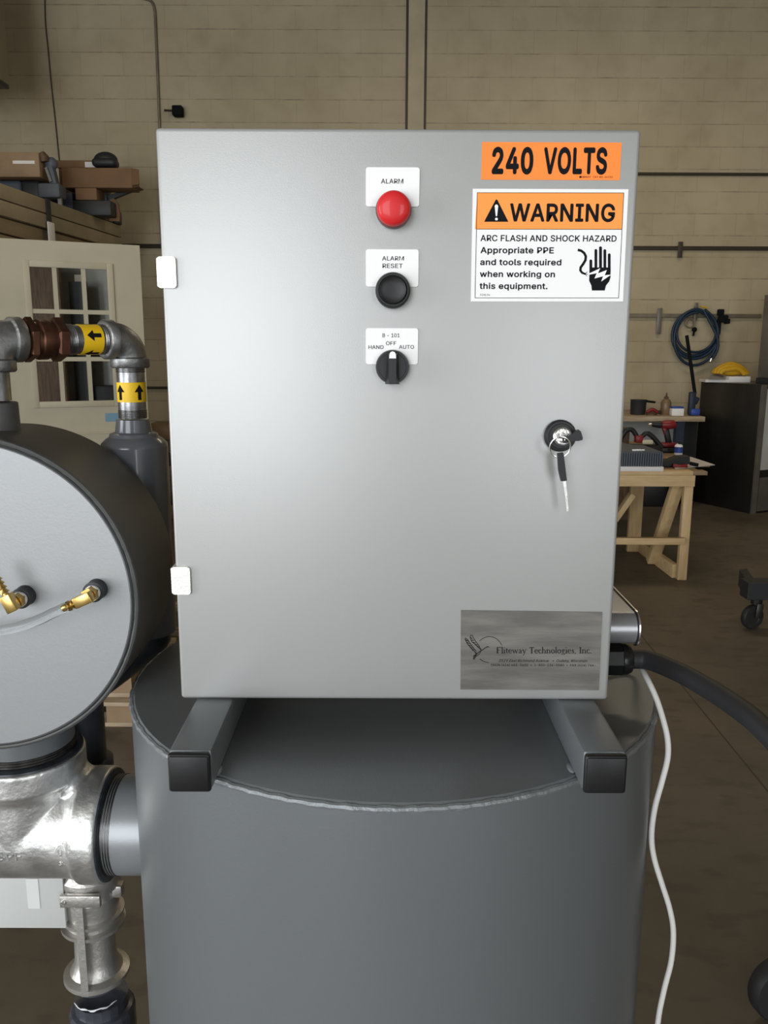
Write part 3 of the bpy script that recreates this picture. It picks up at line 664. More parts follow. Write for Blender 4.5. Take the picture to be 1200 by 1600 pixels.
def floor_material():
    m = bpy.data.materials.new('worn concrete')
    m.use_nodes = True
    nt = m.node_tree
    b = nt.nodes['Principled BSDF']
    g = nt.nodes.new('ShaderNodeNewGeometry')
    n = nt.nodes.new('ShaderNodeTexNoise')
    n.inputs['Scale'].default_value = 1.3
    n.inputs['Detail'].default_value = 8
    n.inputs['Roughness'].default_value = 0.65
    nt.links.new(g.outputs['Position'], n.inputs['Vector'])
    rp = nt.nodes.new('ShaderNodeValToRGB')
    e = rp.color_ramp.elements
    e[0].position, e[1].position = 0.3, 0.7
    e[0].color, e[1].color = (0.075, 0.06, 0.042, 1), (0.15, 0.124, 0.088, 1)
    nt.links.new(n.outputs['Fac'], rp.inputs[0])
    # scuffs, stretched along one direction
    mp = nt.nodes.new('ShaderNodeMapping')
    mp.inputs['Rotation'].default_value = (0, 0, 0.75)
    mp.inputs['Scale'].default_value = (7, 15, 1)
    nt.links.new(g.outputs['Position'], mp.inputs[0])
    n2 = nt.nodes.new('ShaderNodeTexNoise')
    n2.inputs['Scale'].default_value = 1.0
    n2.inputs['Detail'].default_value = 4
    nt.links.new(mp.outputs[0], n2.inputs['Vector'])
    rp2 = nt.nodes.new('ShaderNodeValToRGB')
    rp2.color_ramp.elements[0].position, rp2.color_ramp.elements[1].position = 0.36, 0.46
    rp2.color_ramp.elements[0].color, rp2.color_ramp.elements[1].color = (0.50, 0.48, 0.46, 1), (1, 1, 1, 1)
    nt.links.new(n2.outputs['Fac'], rp2.inputs[0])
    mx = nt.nodes.new('ShaderNodeMixRGB')
    mx.blend_type = 'MULTIPLY'
    mx.inputs[0].default_value = 0.42
    nt.links.new(rp.outputs[0], mx.inputs[1])
    nt.links.new(rp2.outputs[0], mx.inputs[2])
    # saw-cut joint
    p, q = Zp(1058, 1062, 0), Zp(1200, 1237, 0)
    d = (q - p)
    nrm = Vector((-d.y, d.x, 0)).normalized()
    dot = nt.nodes.new('ShaderNodeVectorMath')
    dot.operation = 'DOT_PRODUCT'
    dot.inputs[1].default_value = nrm
    nt.links.new(g.outputs['Position'], dot.inputs[0])
    sb = nt.nodes.new('ShaderNodeMath')
    sb.operation = 'SUBTRACT'
    sb.inputs[1].default_value = nrm.dot(p)
    nt.links.new(dot.outputs['Value'], sb.inputs[0])
    ab = nt.nodes.new('ShaderNodeMath')
    ab.operation = 'ABSOLUTE'
    nt.links.new(sb.outputs[0], ab.inputs[0])
    lt = nt.nodes.new('ShaderNodeMath')
    lt.operation = 'LESS_THAN'
    lt.inputs[1].default_value = 0.0035
    nt.links.new(ab.outputs[0], lt.inputs[0])
    mj = nt.nodes.new('ShaderNodeMixRGB')
    mj.inputs[2].default_value = (0.04, 0.033, 0.024, 1)
    nt.links.new(lt.outputs[0], mj.inputs[0])
    nt.links.new(mx.outputs[0], mj.inputs[1])
    nt.links.new(mj.outputs[0], b.inputs['Base Color'])
    mr = nt.nodes.new('ShaderNodeMapRange')
    mr.inputs['To Min'].default_value, mr.inputs['To Max'].default_value = 0.45, 0.7
    nt.links.new(n.outputs['Fac'], mr.inputs['Value'])
    nt.links.new(mr.outputs[0], b.inputs['Roughness'])
    bp = nt.nodes.new('ShaderNodeBump')
    bp.inputs['Strength'].default_value = 0.15
    bp.inputs['Distance'].default_value = 0.004
    nt.links.new(n2.outputs['Fac'], bp.inputs['Height'])
    nt.links.new(bp.outputs[0], b.inputs['Normal'])
    return m


WALLY = ROOM_Y1
zj = A(1100, 534, WALLY).z
WALL_PHASE = -(zj % 0.2032)
MW, MF = wall_material(), floor_material()
MCEIL = mat('ceiling deck', (0.20, 0.18, 0.15), 0.7)
T_ = 0.15
struct('floor', MB().b2(ROOM_X0 - T_, ROOM_X1 + T_, ROOM_Y0 - T_, ROOM_Y1 + T_, -0.1, 0), MF)
struct('wall_back', MB().b2(ROOM_X0 - T_, ROOM_X1 + T_, WALLY, WALLY + T_, 0, ROOM_Z), MW)
struct('wall_left', MB().b2(ROOM_X0 - T_, ROOM_X0, ROOM_Y0, -3.25, 0, ROOM_Z).b2(ROOM_X0 - T_, ROOM_X0, -.75, WALLY, 0, ROOM_Z).b2(ROOM_X0 - T_, ROOM_X0, -3.25, -.75, 3.25, ROOM_Z), MW)
struct('wall_right', MB().b2(ROOM_X1, ROOM_X1 + T_, ROOM_Y0, WALLY, 0, ROOM_Z), MW)
wf = MB()
for x0, x1, z0, z1 in ((ROOM_X0, -4.9, 0, ROOM_Z), (-0.9, 1.9, 0, ROOM_Z), (4.1, ROOM_X1, 0, ROOM_Z), (-4.9, -0.9, 4.55, ROOM_Z), (1.9, 4.1, 3.45, ROOM_Z)):
    wf.b2(x0, x1, ROOM_Y0 - T_, ROOM_Y0, z0, z1)
struct('wall_front', wf, MW)
struct('ceiling', MB().b2(ROOM_X0 - T_, ROOM_X1 + T_, ROOM_Y0 - T_, ROOM_Y1 + T_, ROOM_Z, ROOM_Z + 0.1), MCEIL)

# control joint in the block wall: a raised strip between two dark lines
for i, (pa, pb) in enumerate(((634, 637.5), (663.5, 666.5))):
    xa, xb = A(pa, 100, WALLY).x, A(pb, 100, WALLY).x
    struct('trim_%d' % (i + 1), MB().b2(xa, xb, WALLY - 0.012, WALLY, 0, ROOM_Z - 0.02), 'raild')
xa, xb = A(638, 100, WALLY).x, A(663, 100, WALLY).x
struct('trim_3', MB().b2(xa, xb, WALLY - 0.008, WALLY, 0, ROOM_Z - 0.02), mat('joint strip paint', (0.47, 0.40, 0.27), 0.6, noise=0.12, nscale=4))

# ================================================================== control cabinet
HB = 1.47 - 0.3277                         # door bottom
W2, DH = 0.203, 0.508
cab = thing('control_cabinet', 'light grey steel electrical control cabinet with orange warning stickers, standing on the tank', 'electrical cabinet', (0, 0.11, HB))
MB().b2(-0.2, 0.2, 0.0215, 0.205, HB + 0.0, HB + DH - 0.006, 0.002).build('cabinet_body', 'cab', cab)
# door pan with rolled edges
MB().b2(-W2, W2, 0.0, 0.021, HB, HB + DH, 0.0035, 3).build('door', 'cab', cab)

for px0, px1, py0, py1 in ((246.5, 274, 401, 450), (269, 296.5, 886, 929)):
    a, b = A(px0, py1, -0.002), A(px1, py0, -0.002)
    mb = MB()
    pr = rrect(a.x, b.x, a.z, b.z, 0.003)
    mb.prism([(x, -0.0025, z) for x, z in pr], (0, 0.0025, 0))
    mb.b2(a.x - 0.0005, -W2 - 0.0002, -0.002, 0.03, a.z + 0.001, b.z - 0.001, 0.0008)
    mb.build('hinge', 'hinge', cab)


def plate(name, px0, px1, py0, py1, texts, parent):
    a, b = A(px0, py1, 0), A(px1, py0, 0)
    mb = MB()
    mb.prism([(x, -0.0012, z) for x, z in rrect(a.x, b.x, a.z, b.z, 0.0022)], (0, 0.0012, 0))
    mb.m(1)
    for s, x0, x1, yb, yc in texts:
        ptext(mb, s, x0, x1, yb, yc, -0.00135, bold=0.008)
    return mb.build(name, ['white', 'greyprint'], parent, smooth=False)


plate('legend_plate', 571.6, 655.7, 262, 323, [('ALARM', 595.3, 630, 287.3, 279.9)], cab)['label'] = 'white legend plate reading ALARM'
plate('legend_plate', 571.6, 654.2, 390, 448, [('ALARM', 597, 631, 407.3, 400.6), ('RESET', 597.7, 629, 419, 412.2)], cab)['label'] = 'white legend plate reading ALARM RESET'
plate('legend_plate', 571.6, 653.3, 513, 569, [('B - 101', 597.6, 624.3, 527, 521), ('OFF', 603, 619, 539.3, 533.4), ('HAND', 575.7, 599.3, 545.3, 539.5), ('AUTO', 623.3, 646.7, 545, 539.2)], cab)['label'] = 'white legend plate reading B - 101 HAND OFF AUTO'

c = A(614.8, 329, 0)
R_ = 0.0151
lamp = MB().lathe((c.x, 0, c.z), (0, -1, 0), [(0, R_), (0.006, R_), (0.0085, R_ * 0.97), (0.0085, R_ * 0.93)], 48).build('alarm_lamp', 'redrim', cab)
MB().lathe((c.x, -0.0085, c.z), (0, -1, 0), [(0, R_ * 0.95), (0.004, R_ * 0.94), (0.0065, R_ * 0.88), (0.0082, R_ * 0.74), (0.0092, R_ * 0.5), (0.0097, R_ * 0.25), (0.0098, 0)], 48).build('lamp_lens', 'red', lamp)
c = A(613.8, 454.5, 0)
btn = MB().lathe((c.x, 0, c.z), (0, -1, 0), [(0, R_), (0.007, R_), (0.010, R_ * 0.96), (0.0115, R_ * 0.88), (0.0115, R_ * 0.82), (0.0095, R_ * 0.80)], 48).build('alarm_reset_button', 'blackplastic', cab)
MB().lathe((c.x, -0.009, c.z), (0, -1, 0), [(0, R_ * 0.78), (0.0028, R_ * 0.77), (0.0035, R_ * 0.73), (0.0030, R_ * 0.68), (0.0022, R_ * 0.4), (0.0019, 0)], 48).build('push_cap', 'blackplastic', btn)
c = A(613, 573, 0)
sel = MB().lathe((c.x, 0, c.z), (0, -1, 0), [(0, R_ * 0.97), (0.006, R_ * 0.97), (0.009, R_ * 0.92), (0.009, R_ * 0.80), (0.0095, R_ * 0.78), (0.0095, 0)], 48).build('selector_switch', 'blackplastic', cab)
mb = MB()
w1, w2, hh = 0.0062, 0.0034, R_ * 0.98
vb = [(-w1, -0.009, -hh), (w1, -0.009, -hh), (w1 * .75, -0.009, hh * .85), (-w1 * .75, -0.009, hh * .85),
      (-w2 * .9, -0.019, -hh * .98), (w2 * .9, -0.019, -hh * .98), (w2 * .95, -0.019, hh * .62), (-w2 * .95, -0.019, hh * .62)]
mb.add([(c.x + x, y, c.z + z) for x, y, z in vb], [(3, 2, 1, 0), (4, 5, 6, 7), (0, 1, 5, 4), (1, 2, 6, 5), (2, 3, 7, 6), (3, 0, 4, 7)])
mb.build('lever', 'blackplastic', sel, smooth=False)
mb = MB()
mb.prism([(c.x + x, -0.0192, c.z + z) for x, z in [(-0.0030, hh * .50), (0.0030, hh * .50), (0.0027, hh * .74), (0.0017, hh * .86), (0, hh * .9), (-0.0017, hh * .86), (-0.0027, hh * .74)]], (0, 0.0095, 0))
mb.build('pointer', 'white', sel, smooth=False)['label'] = 'white pointer'

# stickers
a, b = A(751.7, 280.8, 0), A(971.3, 223, 0)
mb = MB().b2(a.x, b.x, -0.0004, 0.0001, a.z, b.z)
mb.m(1)
ptext(mb, '240', 768, 832.5, 272.5, 230, -0.00055, bold=0.032)
ptext(mb, 'VOLTS', 848.5, 947.5, 272.5, 230.5, -0.00055, bold=0.032)
ptext(mb, 'BRADY   CAT NO. 44210', 909.5, 957, 278.2, 275.2, -0.00055)
flat(mb, [(905, 278.2), (908.5, 278.2), (908.5, 275.2), (905, 275.2)], -0.00055)
mb.build('voltage_sticker', ['orange', 'black'], cab, smooth=False)['label'] = 'orange sticker reading 240 VOLTS'

mb = MB()
qa = [A(x, y, 0) for x, y in ((735.5, 471), (973.3, 471), (981.8, 295.8), (738.7, 295))]
mb.prism([(p.x, -0.0004, p.z) for p in qa], (0, 0.0005, 0))
Q = lambda x, y: (720 + x / 4, 200 + y / 4)
mb.m(1)
flat(mb, [(742, 358.3), (971.6, 358.3), (974.3, 301.3), (745.7, 301.3)][::1], -0.0005)
mb.m(2)
for p, q, w in (((745.7, 301.2), (974.5, 301.6), 0.8), ((974.4, 301.2), (966.3, 465.6), 0.8), ((742, 465.5), (966.5, 465.6), 0.8), ((745.6, 301.2), (742, 465.5), 0.8), ((745, 358.2), (971.5, 358.5), 0.9)):
    stroke(mb, [p, q], w, -0.0006)
# alert triangle
tri = [(756.5, 346.7), (757.5, 344.3), (774, 312.9), (775.6, 311.6), (777.2, 312.9), (793, 344.3), (794, 346.7)]
flat(mb, tri, -0.0006)
ptext(mb, 'WARNING', 796, 960, 346.7, 318.2, -0.0006, bold=0.022)
ptext(mb, 'ARC FLASH AND SHOCK HAZARD', 750.5, 962.8, 377.4, 367.6, -0.0006, bold=0.014)
ptext(mb, 'Appropriate PPE', 750.5, 865, 396, 386.3, -0.0006, bold=0.020)
ptext(mb, 'and tools required', 750, 876.7, 414.6, 405, -0.0006, bold=0.020)
ptext(mb, 'when working on', 749.5, 866.7, 433.2, 423.6, -0.0006, bold=0.020)
ptext(mb, 'this equipment.', 749, 855.2, 451.8, 442.2, -0.0006, bold=0.020)
ptext(mb, '32XL04', 749.5, 765.5, 462.3, 459.2, -0.0006)
# hand with frayed cable
for cx, top, w, bot in ((811.5, 822, 17, 900), (843, 757, 17, 900), (872, 740, 18, 900), (899, 758, 17, 900), (926.5, 784, 17, 900)):
    pts = [Q(cx - w / 2, bot), Q(cx + w / 2, bot)] + [Q(cx + w / 2 * math.cos(t * PI / 8), top + w / 2 - w / 2 * math.sin(t * PI / 8)) for t in range(9)]
    flat(mb, pts, -0.0006)
flat(mb, [Q(*p) for p in ((803, 872), (935, 872), (934, 935), (926, 960), (906, 985), (898, 1016), (818, 1016), (815, 985), (801, 955))], -0.00064)
stroke(mb, [Q(*p) for p in ((730, 762), (752, 768), (770, 782), (780, 802), (778, 826), (764, 850), (748, 872), (746, 890), (757, 905), (776, 913))], [4, 4, 4, 4, 4, 4, 4, 4, 3.6, 3], -0.0006)
for p in ((792, 898), (796, 915), (788, 928)):
    stroke(mb, [Q(774, 912), Q(*p)], [1.4, 0.4], -0.0006)
mb.m(0)
flat(mb, [Q(*p) for p in ((793, 913), (870, 877), (856, 909), (912, 888), (898, 921), (940, 916), (876, 960), (888, 927), (834, 941), (848, 908), (793, 919))], -0.0007)
flat(mb, [Q(*p) for p in ((211, 488), (218, 479), (226, 479), (233, 488), (226, 552), (218, 552))], -0.0007)
flat(mb, [Q(222 + 9 * math.cos(t * PI / 6), 570 + 9 * math.sin(t * PI / 6)) for t in range(12)], -0.0007)
mb.build('warning_sticker', ['white', 'orange2', 'black'], cab, smooth=False)['label'] = 'white and orange WARNING arc flash sticker'

# nameplate with engraved lettering
qa = [A(x, y, 0) for x, y in ((719.5, 1076.8), (935.3, 1078), (940.8, 956), (720.3, 953.2))]
mb = MB().prism([(p.x, -0.0009, p.z) for p in qa], (0, 0.001, 0))
mb.m(1)
yn = -0.00105


def serif_text(mb, s, px0, px1, pyb, pyc, xh):
    """small serif capitals drawn with strokes; glyph = strokes on a unit em (x right, y up, x-height .62)"""
    X = 0.62
    G = {
        'F': (0.62, [((.12, 0), (.12, 1), .13), ((.02, .97), (.58, .97), .06), ((.12, .52), (.44, .52), .06), ((0, .03), (.26, .03), .05), ((.57, .98), (.57, .80), .05)]),
        'l': (0.28, [((.13, 0), (.13, 1.04), .11), ((0, .03), (.26, .03), .05), ((.02, 1.02), (.13, 1.02), .05)]),
        'i': (0.28, [((.13, 0), (.13, X), .11), ((0, .03), (.26, .03), .05), ((.02, X - .03), (.13, X - .03), .05), ((.13, .85), (.13, .97), .12)]),
        't': (0.36, [((.14, .10), (.14, .82), .11), ((.02, X - .03), (.34, X - .03), .06), ((.14, .08), (.22, .02), .07), ((.2, .02), (.33, .06), .05)]),
        'e': (0.50, [((.04, .36), (.44, .36), .05), ((.44, .34), (.40, .55), .08), ((.40, .55), (.24, .63), .06), ((.24, .63), (.08, .5), .08), ((.08, .5), (.06, .26), .11), ((.06, .26), (.14, .06), .09), ((.14, .06), (.28, .0), .07), ((.28, .0), (.46, .12), .06)]),
        'w': (0.82, [((.08, X), (.24, 0), .10), ((.24, 0), (.40, X), .05), ((.40, X), (.56, 0), .10), ((.56, 0), (.74, X), .05), ((0, X - .02), (.18, X - .02), .05), ((.62, X - .02), (.82, X - .02), .05)]),
        'a': (0.50, [((.34, .02), (.34, .46), .11), ((.34, .46), (.22, .62), .07), ((.22, .62), (.06, .52), .07), ((.34, .36), (.12, .28), .05), ((.12, .28), (.06, .12), .09), ((.06, .12), (.16, .0), .08), ((.16, .0), (.34, .10), .05), ((.34, .03), (.46, .03), .05)]),
        'y': (0.56, [((.08, X), (.28, .02), .10), ((.46, X), (.22, -.24), .05), ((.22, -.24), (.06, -.26), .07), ((0, X - .02), (.2, X - .02), .05), ((.36, X - .02), (.56, X - .02), .05)]),
        'T': (0.66, [((.32, 0), (.32, 1), .13), ((.02, .97), (.62, .97), .06), ((.18, .03), (.46, .03), .05), ((.03, .98), (.03, .80), .05), ((.61, .98), (.61, .80), .05)]),
        'c': (0.46, [((.40, .50), (.26, .62), .07), ((.26, .62), (.10, .52), .08), ((.10, .52), (.06, .28), .11), ((.06, .28), (.14, .06), .09), ((.14, .06), (.28, .0), .07), ((.28, .0), (.42, .12), .06)]),
        'h': (0.60, [((.12, 0), (.12, 1.04), .11), ((.12, .5), (.28, .62), .05), ((.28, .62), (.43, .5), .07), ((.45, .5), (.45, 0), .11), ((0, .03), (.24, .03), .05), ((.34, .03), (.57, .03), .05), ((.01, 1.02), (.12, 1.02), .05)]),
        'n': (0.60, [((.12, 0), (.12, X), .11), ((.12, .5), (.28, .62), .05), ((.28, .62), (.43, .5), .07), ((.45, .5), (.45, 0), .11), ((0, .03), (.24, .03), .05), ((.34, .03), (.57, .03), .05), ((.01, X - .03), (.12, X - .03), .05)]),
        'o': (0.54, [((.06, .31), (.12, .54), .11), ((.12, .54), (.26, .63), .07), ((.26, .63), (.40, .54), .07), ((.40, .54), (.46, .31), .11), ((.46, .31), (.40, .08), .11), ((.40, .08), (.26, -.01), .07), ((.26, -.01), (.12, .08), .07), ((.12, .08), (.06, .31), .11)]),
        'g': (0.52, [((.08, .42), (.14, .58), .09), ((.14, .58), (.26, .63), .06), ((.26, .63), (.38, .42), .09), ((.38, .42), (.24, .22), .07), ((.24, .22), (.08, .42), .08), ((.34, .58), (.5, .62), .05), ((.16, .22), (.14, .06), .06), ((.14, .06), (.42, .0), .07), ((.42, .0), (.44, -.16), .07), ((.44, -.16), (.2, -.26), .05), ((.2, -.26), (.04, -.14), .06), ((.04, -.14), (.16, .04), .05)]),
        's': (0.42, [((.34, .50), (.22, .62), .06), ((.22, .62), (.08, .52), .07), ((.08, .50), (.34, .18), .11), ((.34, .16), (.2, .0), .07), ((.2, .0), (.05, .12), .06)]),
        'I': (0.34, [((.15, 0), (.15, 1), .13), ((0, .03), (.3, .03), .05), ((0, .97), (.3, .97), .05)]),
        ',': (0.26, [((.1, .1), (.1, 0), .12), ((.12, .02), (.06, -.16), .05)]),
        '.': (0.26, [((.1, .12), (.1, 0), .12)]),
        ' ': (0.36, []),
    }
    tot = sum(G[ch][0] for ch in s)
    k = (px1 - px0) / tot
    hk = pyb - pyc
    x = px0
    for ch in s:
        wd, st = G[ch]
        for (x0, y0), (x1, y1), w in st:
            stroke(mb, [(x + x0 * k, pyb - y0 * hk), (x + x1 * k, pyb - y1 * hk)], w * hk * 1.55, yn)
        x += wd * k


serif_text(mb, 'Fliteway Technologies, Inc.', 775.6, 924.5, 1020.2, 1010.7, 0.6)
ptext(mb, '2529 East Richmond Avenue', 779, 857, 1033.6, 1029.7, yn, bold=0.012, shear=0.25)
ptext(mb, '\u2022', 863, 865, 1033.6, 1029.9, yn)
ptext(mb, 'Cudahy, Wisconsin', 869, 917, 1033.8, 1029.9, yn, bold=0.012, shear=0.25)
ptext(mb, 'MAIN (414) 483-5600  \u2022  1-800-236-3580  \u2022  FAX (414) 744-', 767, 930, 1040.4, 1036.8, yn, bold=0.01)
B5 = lambda x, y: (710 + x / 5, 970 + y / 5)
stroke(mb, [B5(*p) for p in ((195, 155), (212, 141), (230, 130), (250, 123), (272, 120), (295, 123), (315, 130), (332, 141), (347, 156), (360, 172), (371, 190))], 0.9, yn)
stroke(mb, [B5(*p) for p in ((198, 295), (213, 307), (230, 315), (250, 321), (270, 323))], [1.2, 1.2, 1.1, 1.0, .8], yn)
# two raised wings, each an outline with feather strokes
for wing in (((165, 245), (140, 225), (118, 198), (96, 170), (82, 138), (84, 130), (100, 142), (117, 165), (135, 190), (152, 215), (172, 238)),
             ((208, 225), (185, 205), (160, 180), (135, 160), (122, 130), (128, 106), (138, 112), (152, 138), (172, 165), (190, 190), (208, 225))):
    stroke(mb, [B5(*p) for p in wing], 1.1, yn)
for f in (((86, 145), (112, 160)), ((94, 165), (124, 178)), ((106, 185), (136, 195)), ((120, 203), (148, 212)), ((135, 218), (160, 228)),
          ((126, 128), (142, 140)), ((128, 148), (156, 150)), ((142, 165), (168, 168)), ((158, 180), (182, 186)), ((175, 196), (195, 203))):
    stroke(mb, [B5(*p) for p in f], [1.8, 0.7], yn)
stroke(mb, [B5(*p) for p in ((155, 290), (162, 268), (180, 250), (205, 232), (225, 220), (242, 207), (258, 199), (275, 203))], [.8, 2.2, 1.2, 1.6, 1.3, 1.2, 1.8, .6], yn)
stroke(mb, [B5(*p) for p in ((160, 245), (170, 250), (165, 262), (150, 270), (148, 298))], [2.6, 1.8, 1.2, 1.6, 1.0], yn)
stroke(mb, [B5(*p) for p in ((205, 235), (195, 255), (175, 270), (160, 280), (152, 300))], [1, .9, 1.2, 1.5, 1.2], yn)
mb.build('nameplate', ['brushed', 'greyprint'], cab, smooth=False)['label'] = 'brushed steel nameplate with a flying bird'

# lock
c = A(874.7, 680.5, 0)
lock = MB().lathe((c.x, 0, c.z), (0, -1, 0), [(0, 0.0142), (0.003, 0.0142), (0.005, 0.0128), (0.0052, 0.0112), (0.0065, 0.0108), (0.0065, 0)], 48).build('door_lock', 'blackplastic', cab)
cy = (c.x + 0.0005, -0.0060, c.z + 0.0002)
MB().lathe(cy, (0, -1, 0), [(0, 0.0082), (0.003, 0.0082), (0.0045, 0.0068), (0.0045, 0.0035), (0.0035, 0.003), (0.0035, 0)], 40).build('lock_cylinder', 'silver', lock)

# side hood and cable gland on the right side wall
hood = MB()
y0, y1 = 0.062, 0.19
za, zb = A(990, 1003, 0.08).z, A(990, 955, 0.08).z
rr = (zb - za) / 2
prof = [(y0 + rr - rr * math.cos(t * PI / 12) * 1.0, za + rr - rr * math.sin(t * PI / 12)) for t in range(0, 7)]
prof = [(y0 + rr + rr * math.cos(PI + t * PI / 14), za + rr + rr * math.sin(PI + t * PI / 14)) for t in range(-7, 8)]
poly = prof + [(y1, za), (y1, zb)]
xr = A(990.5, 980, 0.075).x
hood.prism([(0.2003, y, z) for y, z in poly], (xr - 0.2003, 0, 0))
hood = hood.build('side_hood', mat('hood silver grey', (.34, .345, .36), .32, .6), cab)
poly2 = [(y + (-0.0022 if y < y0 + rr else 0.0), z + (0.002 if z > za + rr else -0.002)) for y, z in poly]
MB().prism([(xr + 0.0012, y, z) for y, z in poly2], (0.0014, 0, 0)).build('hood_rim', 'chrome', hood)
MB().prism([(xr, y, z) for y, z in poly], (0.0012, 0, 0)).build('hood_gasket', 'rubber', hood)

gp = A(958, 1030, 0.085)
gz = gp.z
gland = MB()
gx = 0.2003
gland.lathe((gx, 0.085, gz), (1, 0, 0), [(0, 0.0185), (0.007, 0.0185), (0.007, 0.0155), (0.010, 0.0155)], 32)
gland.lathe((gx + 0.010, 0.085, gz), (1, 0, 0), [(0, 0.0172), (0.001, 0.0180), (0.027, 0.0180), (0.028, 0.0172)], 8)
gland.lathe((gx + 0.038, 0.085, gz), (1, 0, 0), [(0, 0.0168), (0.005, 0.0166), (0.010, 0.0142), (0.0115, 0.0108)], 32)
gland.build('cable_gland', 'blackgloss', cab, angle=25)

# keys
y = -0.0145
k0, k1 = A(879, 689, y), A(908.5, 679, y)
key = thing('key', 'black headed key turned sideways in the cabinet lock', 'key', (cy[0], -0.0105, cy[2]))
mb = MB()
d = (k1 - k0).normalized()
n_ = Vector((-d.z, 0, d.x))
L = (k1 - k0).length
pf = [(0, -.0022), (L * .55, -.0030), (L * .72, -.0042), (L * .95, -.0046), (L, -.0030), (L, .0030), (L * .93, .0050), (L * .72, .0048), (L * .55, .0034), (0, .0022)]
mb.prism([k0 + d * s + n_ * t + Vector((0, -0.002, 0)) for s, t in pf], (0, 0.0045, 0))
mb.build('key_head', 'blackplastic', key)
MB().bar(k0 + Vector((-0.002, 0.006, 0.001)), k0 + d * 0.004 + Vector((0, -0.0005, 0)), 0.006, 0.0016).build('key_blade', 'silver', key)
rc = A(875.2, 698.5, -0.017)
ring = MB().tube([(rc.x + 0.0090 * math.cos(t * PI / 20), -0.017 - 0.002 * math.sin(t * PI / 20), rc.z + 0.0092 * math.sin(t * PI / 20)) for t in range(40)], 0.00065, 8, True).build('split_ring', 'chrome')
tag(ring, 'thin steel split ring hanging from the key in the lock', 'key ring')
key2 = thing('key', 'spare black headed key dangling from the split ring', 'key', A(878, 709, -0.016))
mb = MB()
yy = -0.0175
hp = [(871.5, 709), (880.5, 707.5), (882.5, 722), (886, 751), (877, 752), (873, 735)]
mb.prism([A(x, yv, yy) for x, yv in hp], (0, 0.004, 0))
mb.build('key_head', 'blackplastic', key2)
mb = MB()
bp_ = [(879, 752), (884, 751.5), (885.5, 763), (888.3, 797), (886.5, 801), (885.2, 796), (881.5, 764)]
mb.prism([A(x, yv, yy + 0.0005) for x, yv in bp_], (0, 0.002, 0))
mb.build('key_blade', 'chrome', key2)

# ================================================================== tank
TZ = HB - 0.036
TC, TR = Vector((0.001, 0.165, 0)), 0.2903
tank = thing('separator_tank', 'large upright grey painted steel tank carrying the control cabinet', 'tank', (TC.x, TC.y, 0))
MB().lathe((TC.x, TC.y, 0.0), (0, 0, 1), [(0.0, TR - 0.02), (0.02, TR - 0.02), (0.02, TR), (TZ - 0.0045, TR), (TZ - 0.0045, TR - 0.01)], 128).build('tank_shell', 'tank', tank)
MB().lathe((TC.x, TC.y, TZ - 0.0085), (0, 0, 1), [(0, TR - 0.001), (0.0055, TR - 0.001), (0.0085, TR - 0.004), (0.0085, 0)], 128).build('top_plate', 'tank', tank)
bead = MB()
pts, rad = [], []
for k in range(300):
    a = 2 * PI * k / 300
    rj = TR - 0.0012 + 0.0005 * math.sin(k * 2.1) + random.uniform(-.0003, .0003)
    pts.append((TC.x + rj * math.cos(a), TC.y + rj * math.sin(a), TZ - 0.0045 + random.uniform(-.0002, .0002)))
    rad.append(0.0033 + 0.0003 * math.sin(k * 1.3) + random.uniform(-.0002, .0002))
bead.tube(pts, rad, 8, True).build('weld_bead', 'weld', tank)
for x0, x1, pe in ((-0.1893, -0.1533, (262, 328, 1174, 1235)), (0.1560, 0.1920, (912, 980, 1177, 1238))):
    yE = -0.1015
    mb = MB().b2(x0, x1, yE, 0.21, TZ, HB - 0.0006, 0.003)
    tb = mb.build('support_tube', 'tank', tank)
    MB().b2(x0 + 0.0003, x1 - 0.0003, yE - 0.0065, yE - 0.0003, TZ + 0.0002, HB - 0.0012, 0.0028, 3).b2(x0 + .002, x1 - .002, yE - 0.0078, yE - 0.005, TZ + .002, HB - .003, 0.0012).build('end_cap', 'blackplastic', tb)
# weld blobs at the tubes
for p in ((341, 1204), (892, 1200)):
    q = Zp(p[0], p[1], TZ + 0.001)
    mb = MB().ball(q, 0.0045, (.8, 2.0, .5), 12)
    mb.build('weld_blob', 'weld', tank)
AX = 0.165
NX = -0.432
tee_r = A(176, 1287, AX)
TEEZ = tee_r.z
MB().cyl((tee_r.x - 0.012, AX, TEEZ), (TC.x - math.sqrt(TR ** 2 - 0.03 ** 2) + 0.012, AX, TEEZ), 0.0572, seg=64).build('inlet_stub', mat('stub grey paint', (0.27, 0.285, 0.30), 0.34, 0.35, bump=0.05, bscale=500), tank)

# ================================================================== drum
DZ = 1.47 - 0.2543
DR, DY0, DY1 = 0.1672, 0.080, 0.232
drum = thing('filter_drum', 'short grey horizontal steel drum with flat round face, hoses plugged in its face', 'drum', (NX, 0.155, DZ - DR))
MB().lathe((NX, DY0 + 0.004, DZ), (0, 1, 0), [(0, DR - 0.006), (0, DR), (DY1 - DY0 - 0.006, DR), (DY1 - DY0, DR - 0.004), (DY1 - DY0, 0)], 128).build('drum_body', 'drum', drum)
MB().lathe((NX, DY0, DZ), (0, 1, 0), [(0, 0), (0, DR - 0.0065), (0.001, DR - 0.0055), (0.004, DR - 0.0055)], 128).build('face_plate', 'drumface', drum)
MB().tube([(NX + (DR - 0.0045) * math.cos(2 * PI * k / 160), DY0 + 0.0022, DZ + (DR - 0.0045) * math.sin(2 * PI * k / 160)) for k in range(160)], 0.0016, 8, True).build('gasket', 'rubber', drum)
